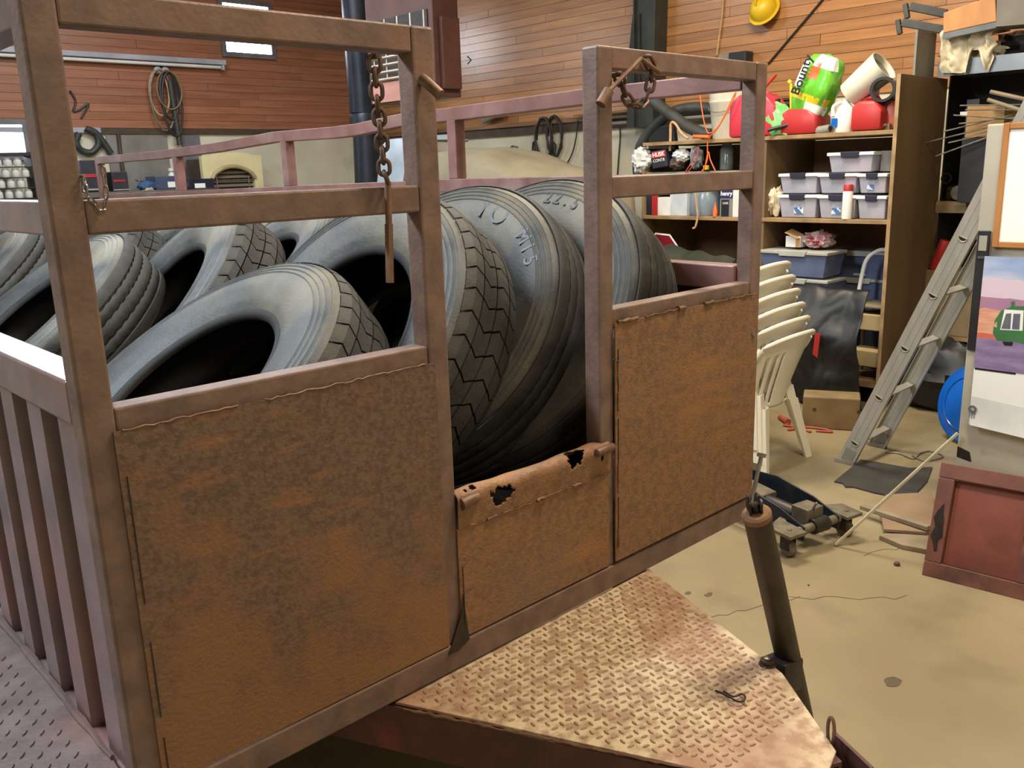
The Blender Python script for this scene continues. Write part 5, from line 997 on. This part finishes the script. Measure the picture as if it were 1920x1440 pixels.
# blue disc and loose wire behind the cabinet
dc = AZ(1815, 758, .235); nn = V3((-.86, .45, .22)).normalized(); kk = .222/.275; t = thing('blue_drum_cover', 'big round blue plastic cover standing behind the grey cabinet', 'cover', (dc.x, dc.y, 0))
MB().lathe([(r_*kk, z_*kk) for r_, z_ in ((0, .035), (.15, .03), (.235, .012), (.262, .0), (.272, .006), (.275, -.004), (.262, -.012), (.0, .02))], 48, dc, nn).part('cover_shell', M_BLUE, t, 'all'); MB().lathe([(.185*kk, .026*kk), (.19*kk, .030*kk), (.195*kk, .022*kk)], 48, dc, nn).part('cover_ridge', M_BLUE, t, True)
one('loose_wire', MB().tube(spline([AZ(x, y)+V3((0, 0, .006)) for x, y in ((1660, 850), (1685, 852), (1712, 862), (1725, 852), (1745, 848), (1768, 858), (1735, 866), (1710, 856))], 5), .004, 6), M_WIREG, 'loose pale wire on the floor behind the mat', 'wire', smooth=True)
# floor jack
A_, B_ = AZ(1478, 1042), AZ(1583, 1004); jx = (B_-A_); jw = jx.length; jx.normalize(); jy = V3((-jx.y, jx.x, 0)); jo = (A_+B_)/2
t = thing('floor_jack', 'blue trolley floor jack with dirty steel casters on the concrete', 'floor jack', jo, axes(jx, jy, (0, 0, 1)))
Q = lambda mb, n_, m, sm=False, bv=.004: mb.part(n_, m, t, sm, bv, local=True)
for sg in (-1, 1):
    x = sg*.105; Q(MB().prism([(x, -.02, .055), (x, .12, .05), (x, .62, .03), (x, .68, .08), (x, .60, .18), (x, .32, .20), (x, .12, .165), (x, -.02, .115)], (sg*.008, 0, 0)), 'side_plate', M_JBLUE, bv=.002)
    c = sg*jw/2; Q(MB().lathe([(.008, -.016), (.034, -.016), (.036, -.012), (.036, .012), (.034, .016), (.008, .016)], 20, (c, 0, .036), (1, .2*sg, 0), True), 'caster_wheel', M_JGREY, True, 0); Q(MB().box(c-.022, c-.018, -.02, .03, .03, .10).box(c+.018, c+.022, -.02, .03, .03, .10).box(c-.024, c+.024, -.02, .05, .088, .096), 'caster_fork', M_GREASE, bv=.002)
    Q(MB().prism([(c-.05*1, -.05, .098), (c+.05, -.05, .098), (c+.055, .06, .105), (c-sg*.09, .12, .11), (c-.05, .07, .105)], (0, 0, .016)), 'caster_bracket', M_JGREY, bv=.003); Q(MB().cyl((c, 0, .114), (c, 0, .122), .011, n=8), 'bracket_bolt', M_JGREY)
Q(MB().cyl((-jw/2+.05, .0, .095), (jw/2-.05, .0, .095), .020, n=14), 'rear_axle', M_JGREY, True); Q(MB().cyl((-.04, 0, .095), (.05, 0, .095), .034, n=16), 'axle_collar', M_GREASE, True)
Q(MB().box(-.045, .055, .02, .11, .09, .165), 'release_block', M_JGREY); Q(MB().cyl((-.01, .03, .15), (-.015, .0, .20), .006, n=8), 'release_lever', M_BOLT, True); Q(MB().cyl((0, .12, .10), (0, .40, .11), .040, n=18), 'hydraulic_ram', M_GREASE, True); Q(MB().obox((0, .48, .15), (.055, 0, 0), (0, .2, .02), (0, 0, .02)), 'lift_arm', M_JGREY); Q(MB().cyl((0, .66, .165), (0, .66, .20), .05, n=18), 'saddle', M_JGREY, True); Q(MB().cyl((-.13, .60, .045), (.13, .60, .045), .045, n=18), 'front_roller', M_GREASE, True)
# hairpin clip on the tongue plate
hc = [AZ(x, y, B+.006) for x, y in ((1341, 1295), (1352, 1299), (1370, 1308), (1383, 1315), (1394, 1314), (1397, 1306), (1390, 1301), (1380, 1305), (1372, 1305), (1362, 1299), (1356, 1296))]
one('hairpin_clip', MB().tube(spline(hc, 5), .0024, 7), M_GREASE, 'thin wire hairpin clip lying on the tongue plate', 'clip', smooth=True)

# ================================================================== BACKGROUND LEFT: heater, stovepipe, covered machine, bench
XH = 4.35; hy0, hy1 = AX(814, 100, XH).y, AX(690, 100, XH).y; hz0, hz1 = AX(770, 187, XH).z, AX(770, -40, XH).z
t = thing('unit_heater', 'brown hanging unit heater with pale louvers under the ceiling', 'heater', (XH+.3, (hy0+hy1)/2, hz0)); dpt = .27
MB().box(XH, XH+dpt, hy0, hy1, hz0, hz1).part('heater_case', M_HEAT, t, bevel=.006); MB().box(XH-.012, XH-.001, hy0+.06, hy1-.04, hz0+.005, AX(770, 148, XH).z).part('lower_panel', M_HSAL, t)
zl0, zl1 = AX(770, 143, XH).z, AX(770, 98, XH).z; MB().box(XH-.008, XH-.001, hy0+.06, hy1-.04, zl0, zl1+.3).part('louver_recess', M_GREASE, t)
for i in range(6): z = lerp(zl0, zl1, i/3.2); MB().obox((XH-.022, (hy0+hy1)/2, z), (.016, 0, -.006), (0, (hy1-hy0)/2-.08, 0), (0, 0, .006)).part('louver', M_HLOU, t)
for i in range(5): y = lerp(hy0+.1, hy1-.1, i/4); MB().box(XH-.012, XH-.0082, y-.008, y+.008, zl0, zl1+.3).part('louver_stay', M_HLOU, t)
zt3 = AX(835, 25, XH).z; MB().box(XH+.05, XH+dpt-.03, hy0-.05, hy0-.001, hz0+.06, zt3).part('access_box', M_HEAT, t, bevel=.004); MB().tube([(XH+.3, hy0-.06, hz0+.32), (XH+.32, hy0-.085, hz0+.29), (XH+.30, hy0-.06, hz0+.26)], .006, 6).part('latch_handle', M_GREASE, t)
for y in (hy0+.05, hy1-.05): MB().cyl((XH+.1, y, hz1), (XH+.1, y, ZC), .010, n=8).part('hanger_rod', M_WIREG, t, True)
MB().cyl((XH+.22, hy0+.2, hz1), (XH+.22, hy0+.2, ZC), .085, n=16).part('flue', M_PIPE, t, True)
YP2 = 6.35; pp = [AY(x, y, YP2) for x, y in ((688, 420), (688, 250), (682, 212), (680, 182), (680, 170), (672, 60), (664, -40))]
xx = [p.x for p in pp]; t = thing('stove_pipe', 'thick black stovepipe rising in the corner beside the heater', 'pipe', (pp[0].x, YP2, 0)); rp = .142
MB().cyl((pp[0].x, YP2, 0), pp[1], rp, n=24, cap=False).part('lower_pipe', M_PIPE, t, True); MB().lathe([(rp, 0), (rp+.02, .02), (rp+.02, .16), (rp, .2)], 24, pp[1], (pp[3]-pp[1])).part('pipe_collar', M_PIPE, t, True)
dv = (pp[6]-pp[3]).normalized(); MB().tube([pp[2], pp[3], pp[3]+dv*((ZC-pp[3].z)/dv.z)], rp, 24).part('upper_pipe', M_PIPE, t, True)
# canvas-covered machine beyond the trailer
def cover(u, v):
    # u along y (front to back), v across x
    prof_z = [(0, 1.50), (.2, 1.60), (.52, 1.75), (.70, 1.79), (.9, 1.77), (1, 1.66)]
    for (a, za_), (b2_, zb3) in zip(prof_z, prof_z[1:]):
        if a <= u <= b2_: z = lerp(za_, zb3, (u-a)/(b2_-a)); break
    y = lerp(2.75, 4.35, u); x = lerp(3.75, 4.9, v); e = (abs(v-.5)*2); z2 = z-.10*e**3-.35*max(0, e-.86)/.14*1.0
    z2 = lerp(z2, .32, max(0, (e-.9)/.1)); z2 = lerp(z2, .32, max(0, (abs(u-.5)*2-.97)/.03))
    return V3((x, y, max(.3, z2)+.02*noise.noise(V3((x*4, y*4, 0)))))
t = thing('covered_machine', 'machine under a sloping olive beige canvas cover beyond the trailer', 'covered machine', (4.3, 3.7, 0)); o = MB().grid(cover, 40, 24).part('canvas_cover', M_TARP, t, 'all'); solid(o, .004); MB().box(3.9, 4.75, 2.9, 4.2, .0, 1.2).part('machine_body', M_GREASE, t, bevel=.02)
q = [AX(x, y, 3.7) for x, y in ((705, 290), (725, 268), (765, 268), (775, 330), (770, 350), (700, 350))]
t = thing('tarped_fender', 'pale blue-grey tarp draped over a rounded hood beside the stovepipe', 'tarp', (3.9, q[0].y, 0))
def hood(u, v): p = AX(lerp(698, 752, u), 0, 3.72); z = AX(lerp(698, 752, u), 264, 3.72).z; return V3((lerp(3.60, 4.4, v), p.y+.1*v, lerp(z-.10*(1-min(1, u*3))**2, z+.02, math.sin(v*PI*.5))-.5*max(0, .15-v)/.15-.03*math.sin(u*9)*v))
o = MB().grid(hood, 24, 20).part('tarp_cloth', M_TARPB, t, 'all'); solid(o, .004); y_ = AX(715, 320, 3.72).y; MB().box(3.7, 4.3, AX(752, 300, 3.72).y+.02, y_+.1, 0, 1.35).part('hood_body', M_GREASE, t, bevel=.03)
# workbench along the back wall
YW0 = YB-.62; ZW = AY(300, 356, YW0).z
t = thing('workbench', 'long high workbench along the back wall beyond the trailer', 'workbench', (2.9, YB-.3, 0)); x0w, x1w = AY(82, 356, YW0).x, AY(372, 356, YW0).x
MB().box(x0w, x1w, YW0, YB-.03, ZW-.05, ZW).part('bench_top', M_BENCH, t, bevel=.004); MB().box(x0w+.05, x1w-.05, YW0+.03, YB-.06, .0, ZW-.05).part('bench_cabinet', M_LEDGED, t)
def bitem(name, l, t_, r, b, depth, m, label, cat, Y=None, bev=.006):
    Y = YW0+.05 if Y is None else Y; a, b2_ = AY(l, (t_+b)/2, Y), AY(r, (t_+b)/2, Y); zt4 = AY((l+r)/2, t_, Y).z
    return one(name, MB().box(a.x, b2_.x, Y, Y+depth, ZW+.001, zt4), m, label, cat, bevel=bev), a.x, b2_.x, zt4, Y
o, xa, xb_, zt5, Yi = bitem('tool_chest', 152, 300, 198, 352, .3, M_CARDD, 'black tool chest with a red band on the workbench', 'tool chest'); MB().box(xa+.02, xb_-.02, Yi-.006, Yi-.0005, ZW+.14, ZW+.17).part('red_band', M_REDPL, o); MB().box(xa+.04, xb_-.04, Yi-.012, Yi-.0005, ZW+.02, ZW+.035).part('steel_rail', M_ALU, o)
o, xa, xb_, zt5, Yi = bitem('power_charger', 210, 322, 240, 352, .22, M_CARDD, 'low black charger with a red stripe on the workbench', 'charger'); MB().box(xa+.01, xb_-.03, Yi-.006, Yi-.0005, ZW+.09, ZW+.11).part('red_stripe', M_REDPL, o); MB().box(xa, xb_, Yi-.012, Yi-.0005, ZW+.01, ZW+.02).part('steel_edge', M_ALU, o)
one('blue_cloth', MB().blob(AY(278, 349, YW0+.1), .10, .06, .05, .4, 3, 20, 10, 2, ZW+.001), M_CLOTHB, 'crumpled blue cloth on the workbench', 'cloth', smooth=True)
one('yellow_glove', MB().blob(AY(279, 357, YW0+.06), .05, .04, .03, .4, 3, 16, 8, 4, ZW+.001), M_LUMP, 'pale yellow work glove at the bench edge', 'glove', smooth=True)
o, xa, xb_, zt5, Yi = bitem('blue_case', 292, 330, 338, 354, .25, mat('slate_case', L(72, 82, 110), L(58, 66, 92), 6, 4, .45), 'slate blue equipment case with a white label on the bench', 'case'); MB().box(xb_-.13, xb_-.02, Yi-.004, Yi-.0005, ZW+.02, ZW+.075).part('white_label', M_TXTW, o)
o, xa, xb_, zt5, Yi = bitem('black_case', 354, 335, 402, 358, .2, mat('navy_case', L(24, 28, 44), L(32, 36, 52), 6, 4, .35), 'black flat case with a white tag next to the cream cabinet', 'case', Y=YW0-.10); MB().box(xa+.06, xa+.17, Yi-.004, Yi-.0005, ZW+.005, ZW+.05).part('white_tag', M_TXTW, o)
one('case_stand', MB().box(xa-.02, xb_+.05, YW0-.12, YW0-.003, 0, ZW-.001), M_LEDGED, 'dark pedestal under the black flat case', 'pedestal', bevel=.004)
t = thing('chrome_tap', 'small bright metal fitting on the workbench', 'fitting', AY(262, 345, YW0+.2)); c = AY(262, 345, YW0+.2); c.z = ZW+.001; MB().cyl(c, c+V3((0, 0, .1)), .012, n=10).cyl(c+V3((-.04, 0, .1)), c+V3((.04, 0, .09)), .01, n=8).part('fitting_body', M_BOLT, t, True)
c = AY(322, 330, YW0+.35); c.z = ZW+.001; one('white_bottle', MB().lathe([(0, 0), (.035, 0), (.035, .14), (.015, .17), (.03, .18), (.03, .21), (0, .21)], 16, c), M_WHPL, 'white pump bottle at the back of the bench', 'bottle', smooth=True)
# cream arched grille cabinet
YG = YB-.50; ga, gb = AY(378, 300, YG), AY(490, 300, YG); gt = AY(430, 286, YG).z; gx0, gx1 = ga.x, gb.x; t = thing('cream_cabinet', 'cream enamelled stove front with an arched slatted opening', 'stove', ((gx0+gx1)/2, YG+.2, 0)); zb4 = 1.0
ax0, ax1, asp, atop = gx0+.09, gx1-.10, AY(430, 334, YG).z, AY(430, 312, YG).z
n = 16; arch = [V3((lerp(ax0, ax1, i/n), YG, asp+(atop-asp)*math.sin(PI*i/n)**.6)) for i in range(n+1)]
outer = [V3((lerp(ax0, ax1, i/n), YG, gt-.03*(abs(i/n-.5)*2)**4)) for i in range(n+1)]
mb = MB()
for i in range(n): mb.prism([arch[i], arch[i+1], outer[i+1], outer[i]], (0, .06, 0))
mb.box(gx0, ax0, YG, YG+.06, zb4, gt-.03).box(ax1, gx1, YG, YG+.06, zb4, gt-.03); mb.part('arched_front', M_CREAM, t); MB().box(gx0+.01, gx1-.01, YG+.061, YG+.4, 0, gt-.06).part('stove_body', M_LEDGED, t); MB().box(gx0, gx1, YG, YG+.06, 0, zb4).part('lower_front', M_CREAM, t)
MB().tube([p+V3((0, -.01, 0)) for p in arch], .022, 8).part('arch_rim', mat('cream_tan_rim', L(178, 160, 118), L(160, 142, 104), 6, 4, .4), t, True)
for i in range(7):
    z = asp+.06-.045*i; MB().obox(((ax0+ax1)/2, YG+.04, z), ((ax1-ax0)/2, 0, 0), (0, .012, .008), (0, 0, .006)).part('grille_slat', M_TARP, t)
for x in (ax0+.06, ax1-.06): MB().cyl((x, YG+.02, zb4), (x, YG+.02, asp+.02), .006, n=8).part('grille_rod', M_BOLT, t, True)
MB().cyl((ax0, YG+.018, asp-.02), (ax1, YG+.018, asp-.02), .006, n=8).part('grille_rod', M_BOLT, t, True)
# rack of white jars by the window
YJ = YB-.45; t = thing('jar_rack', 'black rack for jars in front of the bright window', 'rack', AY(10, 366, YJ)); za5, zb5 = AY(30, 372, YJ).z, AY(30, 292, YJ).z; xa5, xb5 = AY(-60, 330, YJ).x, AY(66, 330, YJ).x
MB().box(xa5, xb5, YJ, YJ+.22, za5-.03, za5).box(xa5, xb5, YJ, YJ+.22, zb5, zb5+.03).box(xb5-.015, xb5, YJ, YJ+.22, za5, zb5).box(xa5, xa5+.015, YJ, YJ+.22, za5, zb5).part('rack_frame', M_BLACKP, t); MB().box(xa5+.1, xb5-.1, YJ+.03, YJ+.2, 0, za5-.03).part('rack_legs', M_BLACKP, t)
nr = 4
for k in range(nr):
    z = lerp(za5, zb5, k/nr)
    if k: MB().box(xa5+.016, xb5-.016, YJ+.01, YJ+.2, z-.008, z-.001).part('rack_shelf', M_BLACKP, t)
    hj = (zb5-za5)/nr*.82; x = xa5+.07+.03*(k % 2)
    while x < xb5-.06:
        one('white_jar', MB().lathe([(0, 0), (.030, 0), (.034, .006), (.034, hj*.7), (.026, hj*.8), (.026, hj), (0, hj)], 12, (x, YJ+.06, z+.001)), M_WHPL, 'small white jar standing on the %s shelf of the black rack' % ('bottom', 'second', 'third', 'top')[k], 'jar', 'white jars on the %s shelf of the rack' % ('bottom', 'second', 'third', 'top')[k], smooth=True); x += .082
# light fixture, cords and hose on the back wall
a, b_ = AY(112, 99, YB-.06), AY(420, 121, YB-.06); t = thing('tube_fixture', 'long unlit grey tube fixture across the back planking', 'light fixture', ((a.x+b_.x)/2, YB-.06, a.z-.05)); zz = (a.z+b_.z)/2
MB().box(a.x-.9, b_.x, YB-.12, YB-.017, zz-.02, zz+.03).part('fixture_housing', M_FIXT, t, bevel=.006); MB().cyl((a.x-.85, YB-.09, zz-.045), (b_.x-.06, YB-.09, zz-.045), .017, n=12).part('lamp_tube', M_WHPL, t, True); MB().box(b_.x-.05, b_.x-.02, YB-.11, YB-.03, zz-.07, zz-.02).part('tube_holder', M_FIXT, t)
hk = AY(302, 132, YB-.05); t = thing('cord_hanger', 'tangle of cords hung from two pale knobs on the back planking', 'cords', hk)
for dx in (-.04, .04): MB().lathe([(0, -.06), (.035, -.05), (.04, -.02), (.02, 0), (0, 0)], 14, hk+V3((dx, .03, 0)), (0, 1, 0)).part('knob', M_FIXT, t, True)
for i, (cx, dz_, rx, rz, r, m) in enumerate(((-.06, -.23, .10, .22, .011, M_BEIGEC), (-.04, -.30, .12, .30, .009, M_WIREG), (.03, -.25, .09, .24, .014, M_CABLE), (.05, -.34, .10, .32, .012, M_CABLE), (.03, -.20, .13, .19, .008, M_LUMB))):
    MB().tube([hk+V3((cx+rx*math.cos(2*PI*k/24), -.03-.012*i, dz_+rz*math.sin(2*PI*k/24))) for k in range(24)], r, 7, True).part('cord_loop', m, t, True)
MB().tube([hk+V3((.06, -.04, -.1)), hk+V3((.08, -.04, -.5)), hk+V3((.09, -.04, -.75))], .03, 8).part('cord_tail', M_HOSE, t, True)
one('black_hose', MB().tube(spline([AY(x, y, YB-.06) for x, y in ((148, 250), (143, 265), (150, 280), (170, 286), (184, 272), (180, 252), (162, 242), (178, 248), (195, 268), (208, 288))], 5), .032, 9), M_HOSE, 'black hose looped on the plaster below the back planking', 'hose', smooth=True)
one('thin_wire', MB().tube(spline([AY(x, y, YB-.03) for x, y in ((131, 170), (142, 190), (138, 208), (150, 205), (166, 194), (160, 208), (152, 222))], 4), .010, 6), M_CABLE, 'thin dark wire twisting on the back planking', 'wire', smooth=True)
one('wall_strap', MB().tube([AY(222, 252, YB-.04), AY(226, 290, YB-.04), AY(232, 330, YB-.04)], .02, 8), M_LEDGED, 'brown strap hanging on the plaster behind the bench', 'strap', smooth=True)
